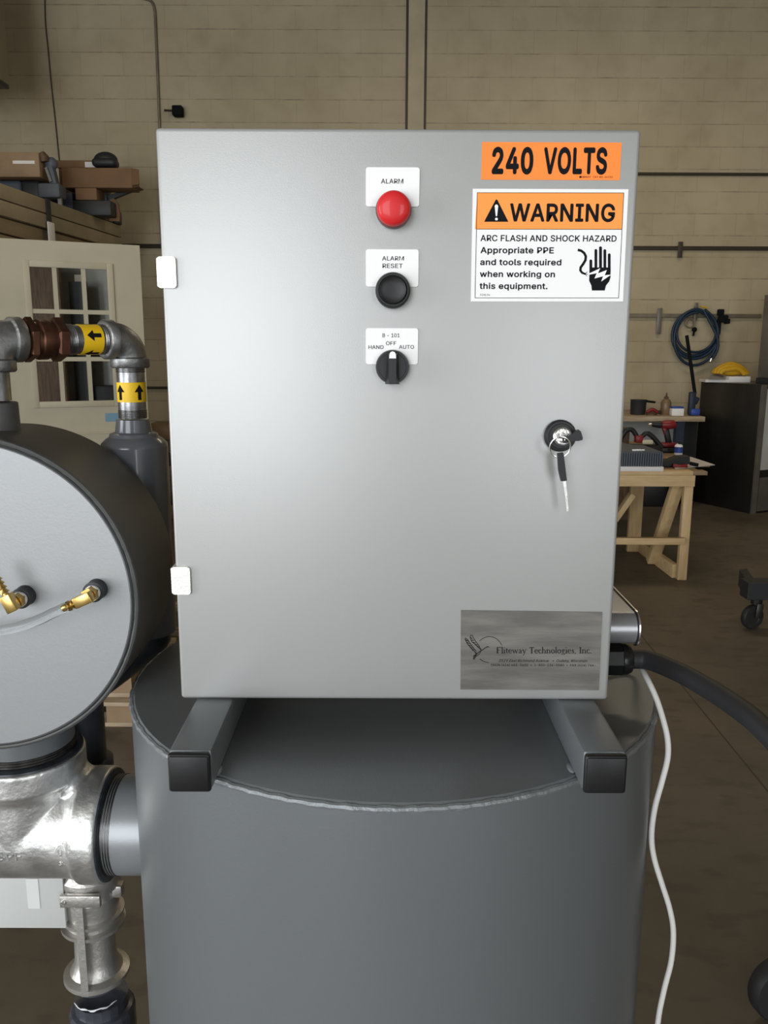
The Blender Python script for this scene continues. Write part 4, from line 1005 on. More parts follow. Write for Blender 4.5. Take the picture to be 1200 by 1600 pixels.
MB().tube([(NX + (DR - 0.0012) * math.cos(2 * PI * k / 200), DY0 + 0.0040, DZ + (DR - 0.0012) * math.sin(2 * PI * k / 200)) for k in range(200)], [0.0030 + random.uniform(-.0003, .0003) for k in range(200)], 8, True).build('weld_bead', 'drum', drum)
zt = A(15, 628, AX).z
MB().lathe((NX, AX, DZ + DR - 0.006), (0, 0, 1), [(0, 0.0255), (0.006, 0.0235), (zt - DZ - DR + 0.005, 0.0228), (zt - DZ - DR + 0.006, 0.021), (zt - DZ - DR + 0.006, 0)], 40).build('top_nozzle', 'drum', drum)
nk = MB()
nk.cyl((NX, AX, DZ - DR + 0.012), (NX, AX, TEEZ + 0.108), 0.0565, seg=64)
nk.build('bottom_neck', 'tank', drum)
for p in ((40, 930), (152, 920)):
    q = A(p[0], p[1], 0.08)
    MB().lathe(q, (0, -1, 0), [(-0.002, 0.0115), (0.001, 0.0105), (0.013, 0.0105), (0.0135, 0.008), (0.0135, 0)], 32).build('socket', 'charcoal', drum)


def barb(pf, pe, label):
    """brass elbow barb screwed into the socket at face pixel pf, its hose tail pointing to pixel pe"""
    q = A(pf[0], pf[1], 0.08)
    e = A(pe[0], pe[1], 0.045)
    t = thing('hose_barb', label, 'fitting', q + Vector((0, -0.013, 0)))
    MB().cyl(q + Vector((0, -0.0136, 0)), q + Vector((0, -0.0170, 0)), 0.0078, seg=24).build('thread_tape', 'ptfe', t)
    MB().cyl(q + Vector((0, -0.0170, 0)), q + Vector((0, -0.0260, 0)), 0.0080, seg=6).build('hex_nut', 'brass', t)
    b0 = q + Vector((0, -0.0330, 0))
    e.y = b0.y
    d = (e - b0).normalized()
    mb = MB()
    mb.bar(b0 - d * 0.0065, b0 + d * 0.0115, 0.0108, 0.0118, up=(0, 1, 0), bevel=0.0008)
    mb.build('elbow_block', 'brass', t)
    L = (e - b0).length
    mb = MB()
    pr = [(0.011, 0.0034)]
    s = 0.0135
    while s < L - 0.004:
        pr += [(s, 0.0032), (s, 0.0054), (s + 0.0034, 0.0033)]
        s += 0.0046
    pr += [(L, 0.0028)]
    mb.lathe(b0, d, pr, 20)
    mb.build('hose_tail', 'brass', t)
    return b0, d, L


b0, d, L = barb((152, 920), (97, 952), 'brass elbow hose barb with clear tube near the drum rim')
barb((40, 930), (-14, 893), 'brass elbow hose barb near the middle of the drum face')
e = b0 + d * (L - 0.006)
tp = [e, e + d * 0.02] + [A(x, y_, e.y) for x, y_ in ((62, 968), (30, 979), (0, 985), (-40, 988), (-90, 980))]
tag(MB().tube(catmull(tp, 6), 0.0052, 14).build('clear_tube', 'clear'), 'clear vinyl tube drooping from the brass barb across the drum face', 'hose')

# ================================================================== galvanized tee
tee = thing('pipe_tee', 'big cast galvanized pipe tee screwed under the drum and into the tank', 'pipe fitting', (NX, AX, TEEZ - 0.07))
mb = MB()
rb, rbell = 0.0605, 0.0675
xr = tee_r.x
HLEN = xr - NX
mb.lathe((NX - HLEN, AX, TEEZ), (1, 0, 0), [(0, 0.056), (0, rbell), (0.028, rbell), (0.033, rb + .002), (0.04, rb), (2 * HLEN - 0.04, rb), (2 * HLEN - 0.033, rb + .002), (2 * HLEN - 0.028, rbell), (2 * HLEN - 0.002, rbell), (2 * HLEN, rbell - .003), (2 * HLEN, 0.0582), (2 * HLEN - .006, 0.0575)], 72)
mb.lathe((NX, AX, TEEZ), (0, 0, 1), [(0, rb), (0.055, rb), (0.062, rb + .002), (0.067, rbell), (0.094, rbell), (0.096, rbell - .002), (0.096, 0.058), (0.09, 0.0573)], 72)
# webs that fill the corners between branch and barrel
for s in (1, -1):
    for k_ in range(5):
        f_ = k_ / 4
        mb.ball((NX + s * (.046 + .020 * f_), AX, TEEZ + .066 - .020 * f_), .022, (1, 1.5, 1), 16)
body = mb.build('tee_body', 'galv', tee, angle=180)
rmod = body.modifiers.new('remesh', 'REMESH')
rmod.mode, rmod.voxel_size, rmod.use_smooth_shade = 'VOXEL', 0.0021, True
smod = body.modifiers.new('smooth', 'SMOOTH')
smod.iterations, smod.factor = 4, 0.5
mb = MB()
# raised foundry marks on the front of the barrel
def wrap_text(mb, s, px0, px1, pyb, pyc, R, bold=0.01, rot=False):
    vs, fs = glyphs(s, bold)
    a, b = min(v[0] for v in vs), max(v[0] for v in vs)
    p0, p1 = A(px0, pyb, AX - R), A(px1, pyb, AX - R)
    c0 = A(px0, pyc, AX - R)
    kx, kz = (p1.x - p0.x) / (b - a), (c0.z - p0.z) / CAPH
    out = []
    for vx, vz, _l in vs:
        x, z = p0.x + (vx - a) * kx, p0.z + vz * kz
        out.append((x, z))
    bmv = [(x, AX - math.sqrt(max(1e-6, (R + .0013) ** 2 - (z - TEEZ) ** 2)), z) for x, z in out]
    bk = [(x, AX - math.sqrt(max(1e-6, (R - .0008) ** 2 - (z - TEEZ) ** 2)), z) for x, z in out]
    mb.add(bmv, fs)
    # side walls
    edges = {}
    for f in fs:
        for i in range(len(f)):
            e_ = (f[i], f[(i + 1) % len(f)])
            edges[e_] = edges.get(e_, 0) + 1
    n = len(bmv)
    mb.add(bmv + bk, [(e_[1], e_[0], e_[0] + n, e_[1] + n) for e_ in edges if (e_[1], e_[0]) not in edges])
wrap_text(mb, 'SPF', -4, 34, 1345, 1332, rb)
mb.build('foundry_mark', 'galv', body)
mb = MB()
c = A(97, 1332, AX - rb)
mb.tube([(c.x + .0078 * math.cos(t * PI / 12), AX - math.sqrt(rb ** 2 - (c.z + .0078 * math.sin(t * PI / 12) - TEEZ) ** 2), c.z + .0078 * math.sin(t * PI / 12)) for t in range(24)], 0.0007, 6, True)
wrap_text(mb, 'UL', 90, 104, 1337, 1328, rb)
wrap_text(mb, 'SH', 92, 102, 1354, 1348, rb)
mb.build('foundry_mark', 'galv', body)
mb = MB()
def threads(mb, p, ax, n, pitch, r, dr):
    pr = []
    for i in range(n):
        pr += [(i * pitch, r - dr), (i * pitch + pitch * .5, r), (i * pitch + pitch * .8, r)]
    pr.append((n * pitch, r - dr))
    mb.lathe(p, ax, pr, 64)
threads(mb, (xr - 0.004, AX, TEEZ), (1, 0, 0), 6, 0.0030, 0.0580, 0.0012)
threads(mb, (NX, AX, TEEZ + 0.093), (0, 0, 1), 5, 0.0032, 0.0578, 0.0012)
mb.build('exposed_thread', 'thread', tee, angle=15)
mb = MB()
for k in range(2):
    p, ax = ((xr - 0.001, AX, TEEZ), (1, 0, 0)) if k == 0 else ((NX, AX, TEEZ + 0.0955), (0, 0, 1))
    mb.lathe(p, ax, [(0, 0.0590), (0, 0.0650), (0.0022, 0.0645), (0.0040, 0.0600), (0.0040, 0.0585)], 64)
mb.build('sealant_ring', 'dope', tee)

# ================================================================== overhead pipe run
RZ = A(8, 531, AX).z
RA, RB = Vector((NX, AX, RZ)), Vector((A(205, 600, 0.285).x, 0.285, RZ + 0.002))
rd = (RB - RA).normalized()


def onrun(px):                              # point of the run that shows at picture column px
    lo, hi = RA - rd * .1, RB + rd * .1
    for _ in range(40):
        mid = (lo + hi) / 2
        if proj(mid)[0] < px:
            lo = mid
        else:
            hi = mid
    return lo


run = thing('pipe_run', 'galvanized and bronze pipe run with yellow flow arrows above the drum', 'pipe', (NX, AX, zt + 0.001))
rp1 = 0.0167


def elbow(mb, corner, d_in, d_out, rc, r, hub, hl):
    """90 degree elbow with banded ends; d_in, d_out point away from the corner"""
    c = Vector(corner)
    di, do = Vector(d_in).normalized(), Vector(d_out).normalized()
    cen = c + di * rc + do * rc
    pts = []
    for k in range(13):
        a = k / 12 * PI / 2
        pts.append(cen - do * rc * math.cos(a) - di * rc * math.sin(a))
    mb.tube(pts, r, 28)
    for d_ in (di, do):
        mb.lathe(c + d_ * (rc - 0.002), d_, [(0, r), (0.002, hub), (hl, hub), (hl + .002, hub - .002), (hl + .002, rp1 * 1.02), (hl, rp1)], 36)


mb = MB()
elbow(mb, RB, -rd, (0, 0, -1), 0.023, 0.0205, 0.0232, 0.011)
mb.build('elbow', 'galvdull', run, angle=50)
mb = MB()
elbow(mb, RA, rd, (0, 0, -1), 0.022, 0.0215, 0.0245, 0.012)
mb.build('elbow', 'galvdull', run, angle=50)
pE, pH2 = onrun(172), onrun(98)
mb = MB()
mb.cyl(pH2, pE, rp1, seg=32)
mb.build('horizontal_nipple', 'galvpipe', run)
mb = MB()
def thr(mb, p, q, r):
    n = max(3, int((Vector(q) - Vector(p)).length / 0.0019))
    pitch = (Vector(q) - Vector(p)).length / n
    threads(mb, p, Vector(q) - Vector(p), n, pitch, r, 0.0010)
thr(mb, onrun(98), onrun(112), rp1 + .0008)
mb.build('pipe_thread', 'galvpipe', run, angle=15)
mb = MB()
thr(mb, onrun(155), onrun(168), rp1 + .0008)
mb.build('pipe_thread', 'galvpipe', run, angle=15)
# bronze check valve: hex, body, hex
mb = MB()
h1, h2, h3, h4 = onrun(36), onrun(51), onrun(80), onrun(98)
def hexn(mb, p, q, r):
    l = (q - p).length
    mb.lathe(p, q - p, [(0, r * .88), (0.002, r), (l - .002, r), (l, r * .88)], 6, ref=(0.25, 0, 1))
hexn(mb, h1, h2, 0.0250)
hexn(mb, h3, h4, 0.0250)
l = (h3 - h2).length
mb.lathe(h2, h3 - h2, [(0, .0190), (0.003, .0195), (0.005, .0222), (l - .007, .0222), (l - .003, .0205), (l, .0205)], 40)
mb.build('check_valve', 'bronze', run, angle=30)
mb = MB()
thr(mb, onrun(20), onrun(37), 0.0178)
mb.build('taped_thread', ['bluetape'], run)
# vertical nipple down into the pvc reducer
PX, PY = RB.x, RB.y
zr = A(204, 655, PY).z                    # top of the pvc reducer
zv = A(204, 571, PY).z
MB().cyl((PX, PY, zr + 0.0015), (PX, PY, RZ - 0.026), rp1, seg=32).build('vertical_nipple', 'galvpipe', run)
mb = MB()
thr(mb, (PX, PY, A(204, 653, PY).z), (PX, PY, A(204, 640, PY).z), rp1 + .0006)
mb.build('pipe_thread', 'thread', run, angle=15)
mb = MB()
thr(mb, (PX, PY, A(204, 582, PY).z), (PX, PY, A(204, 573, PY).z), rp1 + .0006)
mb.build('pipe_thread', 'thread', run, angle=15)
MB().cyl((NX, AX, zt + 0.0015), (NX, AX, RZ - 0.026), rp1, seg=32).build('vertical_nipple', 'galvpipe', run)


def flow_tape(p, q, r, arrows, parent):
    """yellow band around a pipe; arrows: (centre along 0..1, angle, direction sign, length, half width)"""
    p, q = Vector(p), Vector(q)
    ax = (q - p).normalized()
    l = (q - p).length
    toward = (CAM - p)
    u = (toward - ax * toward.dot(ax)).normalized()
    v = ax.cross(u)
    mb = MB()
    mb.lathe(p, ax, [(0, r - .0003), (0, r), (l, r), (l, r - .0003)], 48)
    mb.m(1)
    for a0, sg, L_, hw in arrows:
        pts = [(-.5, -.36), (.02, -.36), (.02, -1), (.5, 0), (.02, 1), (.02, .36), (-.5, .36)]
        tb = bmesh.new()
        vs = [tb.verts.new((l / 2 + sg * x * L_, w * hw, 0)) for x, w in pts]
        tb.faces.new((vs[0], vs[1], vs[5], vs[6]))
        tb.faces.new((vs[1], vs[2], vs[3], vs[4], vs[5]))
        bmesh.ops.triangulate(tb, faces=tb.faces)
        bmesh.ops.subdivide_edges(tb, edges=tb.edges, cuts=2, use_grid_fill=True)
        tb.verts.index_update()
        out = []
        for w in tb.verts:
            a = a0 + w.co.y / r
            out.append(p + ax * w.co.x + (u * math.cos(a) + v * math.sin(a)) * (r + .00025))
        mb.add(out, [tuple(w.index for w in f.verts) for f in tb.faces])
        tb.free()
    o = mb.build('flow_tape', ['yellow', 'black'], parent)
    o['label'] = 'yellow tape with black flow arrows'


flow_tape(onrun(121), onrun(152), rp1 + .0006, [(-0.28, -1, 0.0175, .0066), (1.12, -1, 0.0175, .0066), (-1.7, -1, 0.0175, .0066), (2.9, -1, 0.0175, .0066)], run)
flow_tape((PX, PY, A(204, 627.5, PY).z), (PX, PY, A(204, 597, PY).z), rp1 + .0006, [(0.55, 1, 0.0185, .0062), (-0.85, 1, 0.0185, .0062), (2.2, 1, 0.0185, .0062), (-2.3, 1, 0.0185, .0062)], run)

# ================================================================== grey pvc riser
pv = thing('pvc_riser', 'dark grey plastic riser pipe behind the drum, with a cast metal valve lower down', 'pipe', (PX, PY, 0))
z_sh = A(212, 692, PY).z
z_b0 = A(225, 985, PY).z
CX, CY = A(147, 1450, 0.275).x, 0.275
z_j = A(140, 1085, CY).z
mb = MB()
mb.lathe((PX, PY, z_sh - 0.004), (0, 0, 1), [(0, .0385), (0.000, .0405), (0.004, .0398), (0.010, .0335), (0.012, .0300), (0.016, .0285), (0.018, .0222), (zr - z_sh + .004, .0200), (zr - z_sh + .004, .015)], 48)
mb.build('reducer', 'pvc', pv)
MB().cyl((PX, PY, z_b0), (PX, PY, z_sh - 0.0038), 0.0402, seg=48).build('upper_pipe', 'pvc', pv)
mb = MB()
mb.tube(catmull([(PX, PY, z_b0 + .002), (PX, PY, z_b0 - 0.008), (CX + (PX - CX) * .5, (PY + CY) / 2, (z_b0 + z_j) / 2), (CX, CY, z_j + 0.008), (CX, CY, z_j)], 8), 0.0315, 28)
mb.build('offset_bend', 'pvcd', pv)
zz = lambda py: A(147, py, CY).z
z_c = A(150, 1188, CY).z
z_t = A(147, 1380, CY).z
MB().cyl((CX, CY, zz(1345)), (CX, CY, z_j + .002), 0.0315, seg=40).lathe((CX, CY, z_c - 0.03), (0, 0, 1), [(0, .0325), (0.001, .0395), (0.03, .0395), (0.032, .0325)], 40).build('middle_pipe', 'pvcd', pv)
z1, z2, z3, z4, z5 = zz(1400), zz(1440), zz(1478), zz(1500), zz(1522)
f = (A(198, 1490, CY).x - A(99, 1490, CY).x) / 2
mb = MB()
mb.lathe((CX, CY, z5 + .001), (0, 0, 1), [(0, .030), (0, f * .97), (0.002, f), (0.008, f), (0.009, f * .96), (0.012, f * .80), (0.018, f * .70), (0.030, f * .63), (z2 - z5 - .006, f * .60), (z2 - z5 - .002, f * .66), (z2 - z5 - .0015, f * .96), (z2 - z5 + .0035, f * .97), (z2 - z5 + .004, f * .80), (z2 - z5 + .013, f * .80), (z2 - z5 + .0135, f * .94), (z2 - z5 + .0185, f * .95), (z2 - z5 + .019, f * .80), (z1 - z5 + .006, f * .82), (z1 - z5 + .012, f * .74), (zz(1384) - z5, f * .74), (zz(1380) - z5, f * .90), (zz(1360) - z5, f * .92), (zz(1352) - z5, f * .80), (zz(1340) - z5, f * .80), (zz(1340) - z5, .028)], 56)
valve = mb.build('valve_body', 'alu', pv, angle=30)
# front rib and cross bar
xr_ = A(125, 1450, CY - f).x
mb = MB()
mb.prism([(xr_ - .0050, CY - f * 1.0, z5 + .002), (xr_ + .0050, CY - f * 1.0, z5 + .002), (xr_ + .0050, CY - f * 1.0, zz(1372)), (xr_ - .0050, CY - f * 1.0, zz(1372))], (0, f * .6, 0))
mb.build('front_rib', 'alu', valve)
za_, zb_ = A(125, 1417, CY - f).z, A(125, 1399, CY - f).z
xa_, xb_ = A(94, 1408, CY - f).x, A(157, 1408, CY - f).x
mb = MB()
mb.b2(xa_, xb_, CY - f * 1.06, CY - f * .90, za_, zb_, .001)
mb.build('cross_bar', 'alu', valve)
qe = A(186, 1386, CY)
MB().box((qe.x, CY - .004, qe.z), (.014, .016, .018), None, .003).build('side_lug', 'alu', valve)
cc = A(100, 1408, CY - f)
MB().cyl((cc.x, CY - f * 1.06, cc.z), (cc.x, CY - f * 1.06 - .004, cc.z), .0032, seg=12).build('bolt', 'silver', valve)
MB().cyl((CX, CY, 0.60), (CX, CY, z5), 0.0325, seg=40).build('lower_pipe', 'pvcd', pv)
zu = A(150, 1553, CY).z
mb = MB()
mb.lathe((CX + .004, CY, 0.52), (0, 0, 1), [(0, .03), (0, .0445), (zu - .52 - .022, .0445), (zu - .52 - .018, .0415), (zu - .52 - .016, .0365), (zu - .52, .036), (zu - .52, .0326)], 20)
mb.build('union_nut', 'pvcd', pv, angle=12)
mb = MB()
mb.tube([(CX + .0335 * math.cos(-PI * .8 + t * PI / 26), CY + .0335 * math.sin(-PI * .8 + t * PI / 26), zu + .003 + .0010 * math.sin(t * 1.3)) for t in range(18)], [0.0004 + .0012 * abs(math.sin(t * .9)) * math.sin(t / 17 * PI) for t in range(18)], 6)
mb.build('glue_bead', 'ptfe', pv)
MB().cyl((CX + .004, CY, 0.0), (CX + .004, CY, 0.53), 0.0325, seg=32).build('floor_pipe', 'pvcd', pv)

# junction box behind the tee
a, b = A(-60, 1450, 0.24), A(93, 1340, 0.24)
jb = thing('junction_box', 'light grey metal junction box below the pipe tee', 'electrical box', ((a.x + b.x) / 2, 0.30, a.z))
MB().b2(a.x, b.x, 0.244, 0.36, a.z + .002, b.z, .002).build('box_body', 'jbox', jb)
MB().b2(a.x - .001, b.x + .0015, 0.240, 0.2439, a.z, b.z + .001, .001).build('box_cover', 'jbox', jb)
c = A(52, 1396, 0.24)
MB().b2(c.x - .008, c.x + .008, 0.2392, 0.2399, c.z - .022, c.z + .022).build('paper_label', mat('faded label', (.6, .61, .6), .6), jb)
MB().b2(b.x - .02, b.x + .010, 0.3605, 0.364, A(95, 1416, .36).z, A(95, 1398, .36).z, .001).build('mounting_ear', 'alu', jb)

# ================================================================== cables
g0 = Vector((gx + 0.046, 0.085, gz))
pts = [g0, g0 + Vector((0.02, -0.004, 0.0005)), A(1060, 1050, 0.045), A(1100, 1072, 0.01), A(1140, 1097, -0.03), A(1180, 1127, -0.075), A(1225, 1172, -0.12), A(1290, 1255, -0.17), A(1370, 1400, -0.22), A(1400, 1600, -0.2)]
last = pts[-1]
pts += [Vector((last.x + .02, last.y + .1, 0.45)), Vector((last.x + .05, last.y + .3, 0.04)), Vector((last.x + .3, last.y + .6, 0.0105))]
tag(MB().tube(catmull(pts, 8), 0.0100, 20).build('power_cable', 'rubber'), 'thick black power cable arching out of the gland beside the cabinet', 'cable')
wp = [(985, 1034, .165), (1000, 1042, .10), (1011, 1060, .065), (1025, 1090, .05), (1036, 1124, .05), (1043, 1155, .05), (1043, 1185, .05), (1034, 1222, .05), (1023, 1263, .05), (1018, 1305, .05), (1022, 1340, .05), (1034, 1380, .05), (1046, 1418, .05), (1052, 1455, .05), (1049, 1500, .05), (1038, 1545, .05), (1029, 1590, .05), (1026, 1640, .05), (1040, 1720, .05)]
pts = [Vector((0.2003 + 0.0035, .17, A(985, 990, .17).z))] + [A(*p) for p in wp]
e_ = pts[-1]
pts += [Vector((e_.x + .02, e_.y, .5)), Vector((e_.x + .01, e_.y + .02, .05)), Vector((e_.x + .1, e_.y - .15, .004)), Vector((e_.x + .5, e_.y - .2, .004))]
tag(MB().tube(catmull(pts, 8), 0.0030, 12).build('white_cord', 'cord'), 'thin white cord hanging in waves down beside the tank', 'cable')

# ================================================================== fixtures on the back wall
def single(name, mb, m, label, cat, group=None, **k):
    return tag(mb.build(name, m, None, **k), label, cat, group)


def wp_(px, py, off=0.02):                 # point just in front of the back wall
    return A(px, py, WALLY - off)


def rail(px0, px1, py, r, m, label, name='conduit'):
    z = wp_((px0 + px1) / 2, py, r + .01).z
    return single(name, MB().cyl((wp_(px0, py).x, WALLY - r - .012, z), (wp_(px1, py).x, WALLY - r - .012, z), r, seg=16), m, label, 'pipe')


rail(700, 1225, 271.5, 0.014, 'raild', 'dark horizontal conduit high on the block wall above the steel rail')
z388 = wp_(1100, 388, .02)
t = thing('wall_rail', 'long dark horizontal rail on the wall, running behind the cabinet', 'rail', (wp_(640, 388).x, WALLY - .02, z388.z))
MB().b2(wp_(150, 388).x, wp_(1225, 388).x, WALLY - .032, WALLY - .001, z388.z - .019, z388.z + .019, .004).build('rail_bar', 'raild', t)
a, b = wp_(1057.5, 403), wp_(1066.5, 378)
MB().b2(a.x, b.x, WALLY - .040, WALLY - .0325, a.z, b.z, .002).build('bracket', 'raild', t)
z493 = wp_(1100, 493.5, .02)
t = thing('wall_rail', 'tan steel rail across the wall behind the coiled hose', 'rail', (wp_(1000, 493).x, WALLY - .02, z493.z))
MB().b2(wp_(800, 493).x, wp_(1189, 493).x, WALLY - .034, WALLY - .001, z493.z - .019, z493.z + .019, .004).build('rail_bar', 'rail', t)
a, b = wp_(1024.5, 522), wp_(1034, 481.5)
MB().b2(a.x, b.x, WALLY - .042, WALLY - .0345, a.z, b.z, .002).build('bracket', 'greysteel', t)
a, b = wp_(1083, 500), wp_(1090, 473)
MB().b2(a.x, b.x, WALLY - .042, WALLY - .0345, a.z, b.z, .002).build('bracket', 'greysteel', t)
rail(150, 400, 606, 0.013, 'raild', 'thin dark pipe low on the wall behind the cream door')
# conduit with a bend at the top
pts = [wp_(195, -6), wp_(222, -3), wp_(236, 2), wp_(241, 14), wp_(243, 40), wp_(249, 195), wp_(251, 330), wp_(253, 386)]
single('conduit', MB().tube(catmull(pts, 6), 0.012, 12), 'rail', 'thin vertical conduit with a bend at its top, beside the small black wall fixture', 'pipe')
pts = [wp_(70, -8, .012), wp_(71, 35, .012), wp_(75, 75, .012), wp_(80, 130, .012), wp_(86, 185, .012), wp_(90, 225, .012), wp_(93, 255, .012)]
single('wire', MB().tube(catmull(pts, 6), 0.006, 8), 'raild', 'thin dark wire running down the wall above the cardboard boxes', 'wire')
# small black fixture with an arm
t = thing('wall_fixture', 'small black fixture with a thin arm on the block wall', 'fixture', wp_(278, 174, .05))
c = wp_(278, 174, .07)
MB().box(c, (.095, .10, .09), None, .012).build('fixture_body', 'black', t)
MB().cyl(c + Vector((-.03, -.02, 0)), wp_(257, 172.5, .16), .010, seg=10).build('arm', 'raild', t)
MB().box(c + Vector((0, .055, 0)), (.05, .03, .05)).build('wall_mount', 'black', t)

# coiled air hose
Yh = WALLY - .07
cc = wp_(1087, 521, .07)
sc = (A(1100, 521, Yh).x - A(1000, 521, Yh).x) / 100
pts = []
for lap in range(5):
    for k in range(24):
        a = PI / 2 + 2 * PI * k / 24
        rx, rz = (33 + [0, 2, -2, 3, 1][lap]), (34 + [0, 2, -2, 1, 3][lap])
        dx, dz = [0, .5, 1.5, -1, 0][lap], [0, -1, 1.5, -2, -6][lap]
        drop = dz * (1 - math.sin(a)) / 2 * 2
        pts.append((cc.x + (rx * math.cos(a) + dx) * sc, Yh + .02 - .009 * lap + .004 * math.sin(a * 2 + lap), cc.z + (rz * math.sin(a) + drop) * sc))
pts += [A(1118, 520, Yh - .04), A(1122, 540, Yh - .04), A(1117, 555, Yh - .04), A(1110.5, 562, Yh - .04)]
t = thing('air_hose', 'dark blue air hose coiled and hung on the wall rail', 'hose', (cc.x, Yh, cc.z - 34 * sc))
MB().tube(catmull(pts, 2), 0.0135, 10).build('hose_coil', 'hose', t)
e = A(1110, 563.5, Yh - .04)
MB().cyl(A(1111.5, 560, Yh - .04), A(1109.5, 565, Yh - .04), .016, seg=12).build('hose_end', 'chrome', t)
# gauge with ring, hung in the coil
t = thing('pressure_gauge', 'small round gauge with fittings hanging inside the hose coil', 'gauge', A(1078, 520, WALLY - .05))
g = A(1078, 505, WALLY - .04)
MB().tube([(g.x + 6.5 * sc * math.cos(a * PI / 12), g.y, g.z + 7 * sc * math.sin(a * PI / 12)) for a in range(24)], .008, 8, True).build('gauge_rim', 'rail', t)
k_ = A(1085, 515, WALLY - .05)
MB().ball(k_, 4 * sc).cyl(A(1084.5, 518, WALLY - .05), A(1083, 525, WALLY - .05), .010, seg=10).build('valve_knob', 'black', t)
MB().bar(A(1086, 478, WALLY - .05), A(1084, 515, WALLY - .05), .016, .016).build('hanger', 'rail', t)
t = thing('hose_reel_handle', 'black clamp hooked on the tan rail beside the hose coil', 'clamp', A(1128, 505, WALLY - .08))
MB().box(A(1126, 488, WALLY - .065), (.06, .05, .06), None, .01).box(A(1130, 498, WALLY - .07), (.09, .05, .07), None, .012).box(A(1136, 502, WALLY - .07), (.05, .05, .05), None, .01).box(A(1123, 510, WALLY - .065), (.035, .04, .16), None, .008).build('clamp_body', 'black', t)
MB().bar(A(1106, 481, WALLY - .075), A(1095, 478.5, WALLY - .075), .014, .014).build('yellow_lever', 'yellowhose', t)

# ================================================================== far bench along the back wall
FY0 = 6.86
xR = A(1102, 655, FY0).x
xL = A(820, 650, FY0).x
zt0 = A(1050, 651, FY0).z
fb = thing('shop_bench', 'long plain workbench against the back wall with pots and bottles on it', 'workbench', ((xL + xR) / 2, 7.3, 0))
MB().b2(xL, xR, FY0, 7.70, zt0 - .045, zt0, .003).build('bench_top', 'woodp', fb)
for p0, p1 in ((1055, 1067), (820, 832)):
    MB().b2(A(p0, 700, FY0 + .05).x, A(p1, 700, FY0 + .05).x, FY0 + .05, FY0 + .13, 0, zt0 - .046).build('leg', 'navy', fb)
MB().b2(A(1076, 700, FY0 + .3).x, xR - .02, FY0 + .12, 7.68, 0, zt0 - .046).build('side_panel', 'charcoal', fb)
MB().b2(xL, A(1072, 700, 7.6).x, 7.60, 7.64, 0.33, zt0 - .047).build('back_panel', mat('pale grey panel', (.42, .42, .40), .6), fb)
MB().b2(xL, A(1070, 700, 7.2).x, FY0 + .15, 7.59, 0.30, 0.34).build('lower_shelf', 'charcoal', fb)
for i, (p0, p1) in enumerate(((935, 1000), (1004, 1062))):
    single('storage_bin', MB().b2(A(p0, 800, 7.0).x, A(p1, 800, 7.0).x, 7.05, 7.5, 0, .27, .01), 'blackplastic' if i else 'woodd',
           ['dark brown bin on the floor under the wall bench, farther from the steel cabinet', 'black bin on the floor under the wall bench, next to the dark side panel'][i], 'bin')
s = 1 / 1300 * 7.7


def on_bench(px, Y):
    return Vector((A(px, 646, Y).x, Y, zt0))


p = on_bench(996.5, 7.1)
t = thing('cooking_pot', 'black pot with side handle on the wall bench', 'pot', p)
MB().lathe(p, (0, 0, 1), [(0, .066), (0.01, .07), (.128, .073), (.134, .077), (.138, .077), (.138, .07), (.02, .065), (.02, 0)], 32).build('pot_body', 'charcoal', t)
MB().bar(p + Vector((.07, 0, .125)), p + Vector((.155, -.01, .115)), .03, .02, bevel=.004).build('handle', 'black', t)
p = on_bench(1019, 6.98)
t = thing('pliers', 'dark red handled pliers lying on the wall bench beside the black pot', 'pliers', p)
MB().tube(catmull([p + Vector((-.05, 0, .03)), p + Vector((0, 0, .055)), p + Vector((.05, 0, .03))], 5), .016, 10).build('handle', 'redtool', t)
MB().tube(catmull([p + Vector((-.05, .02, .015)), p + Vector((0, .02, .022)), p + Vector((.05, .02, .014))], 5), .013, 10).build('handle', 'woodd', t)
MB().box(p + Vector((.06, .01, .03)), (.05, .03, .03), None, .006).build('jaw', 'darksteel', t)
p = on_bench(1039.5, 7.05)
t = thing('squeeze_bottle', 'brown bottle with pointed spout on the wall bench', 'bottle', p)
MB().lathe(p, (0, 0, 1), [(0, .046), (.004, .048), (.115, .048), (.14, .038), (.152, .02), (.152, 0)], 28).build('bottle_body', 'bottle', t)
MB().lathe(p + Vector((0, 0, .152)), (0, 0, 1), [(0, .021), (.015, .02), (.02, .010), (.055, .004), (.055, 0)], 20).build('spout', 'woodd', t)
p = on_bench(1057, 6.98)
t = thing('plastic_tub', 'small white tub with blue band on the wall bench', 'tub', p)
MB().b2(p.x - .056, p.x + .056, p.y - .04, p.y + .04, p.z, p.z + .068, .006).build('tub_body', 'white', t)
MB().b2(p.x - .054, p.x + .054, p.y - .038, p.y + .038, p.z + .0685, p.z + .085, .006).build('lid', 'blue', t)
p = on_bench(1081, 7.0)
t = thing('caulking_gun', 'blue and black tool standing on the wall bench with a long black rod', 'tool', p)
MB().box(p + Vector((-.008, 0, .11)), (.06, .06, .215), None, .014).box(p + Vector((.02, 0, .14)), (.06, .05, .07), Matrix.Rotation(.4, 3, 'Y'), .012).build('tool_body', 'navy', t)
MB().box(p + Vector((.018, -.035, .035)), (.085, .03, .06), None, .012).build('trigger_grip', 'blue', t)
MB().cyl(p + Vector((.015, 0, .2)), A(1073, 524, 7.05), .016, seg=12).build('plunger_rod', 'black', t)

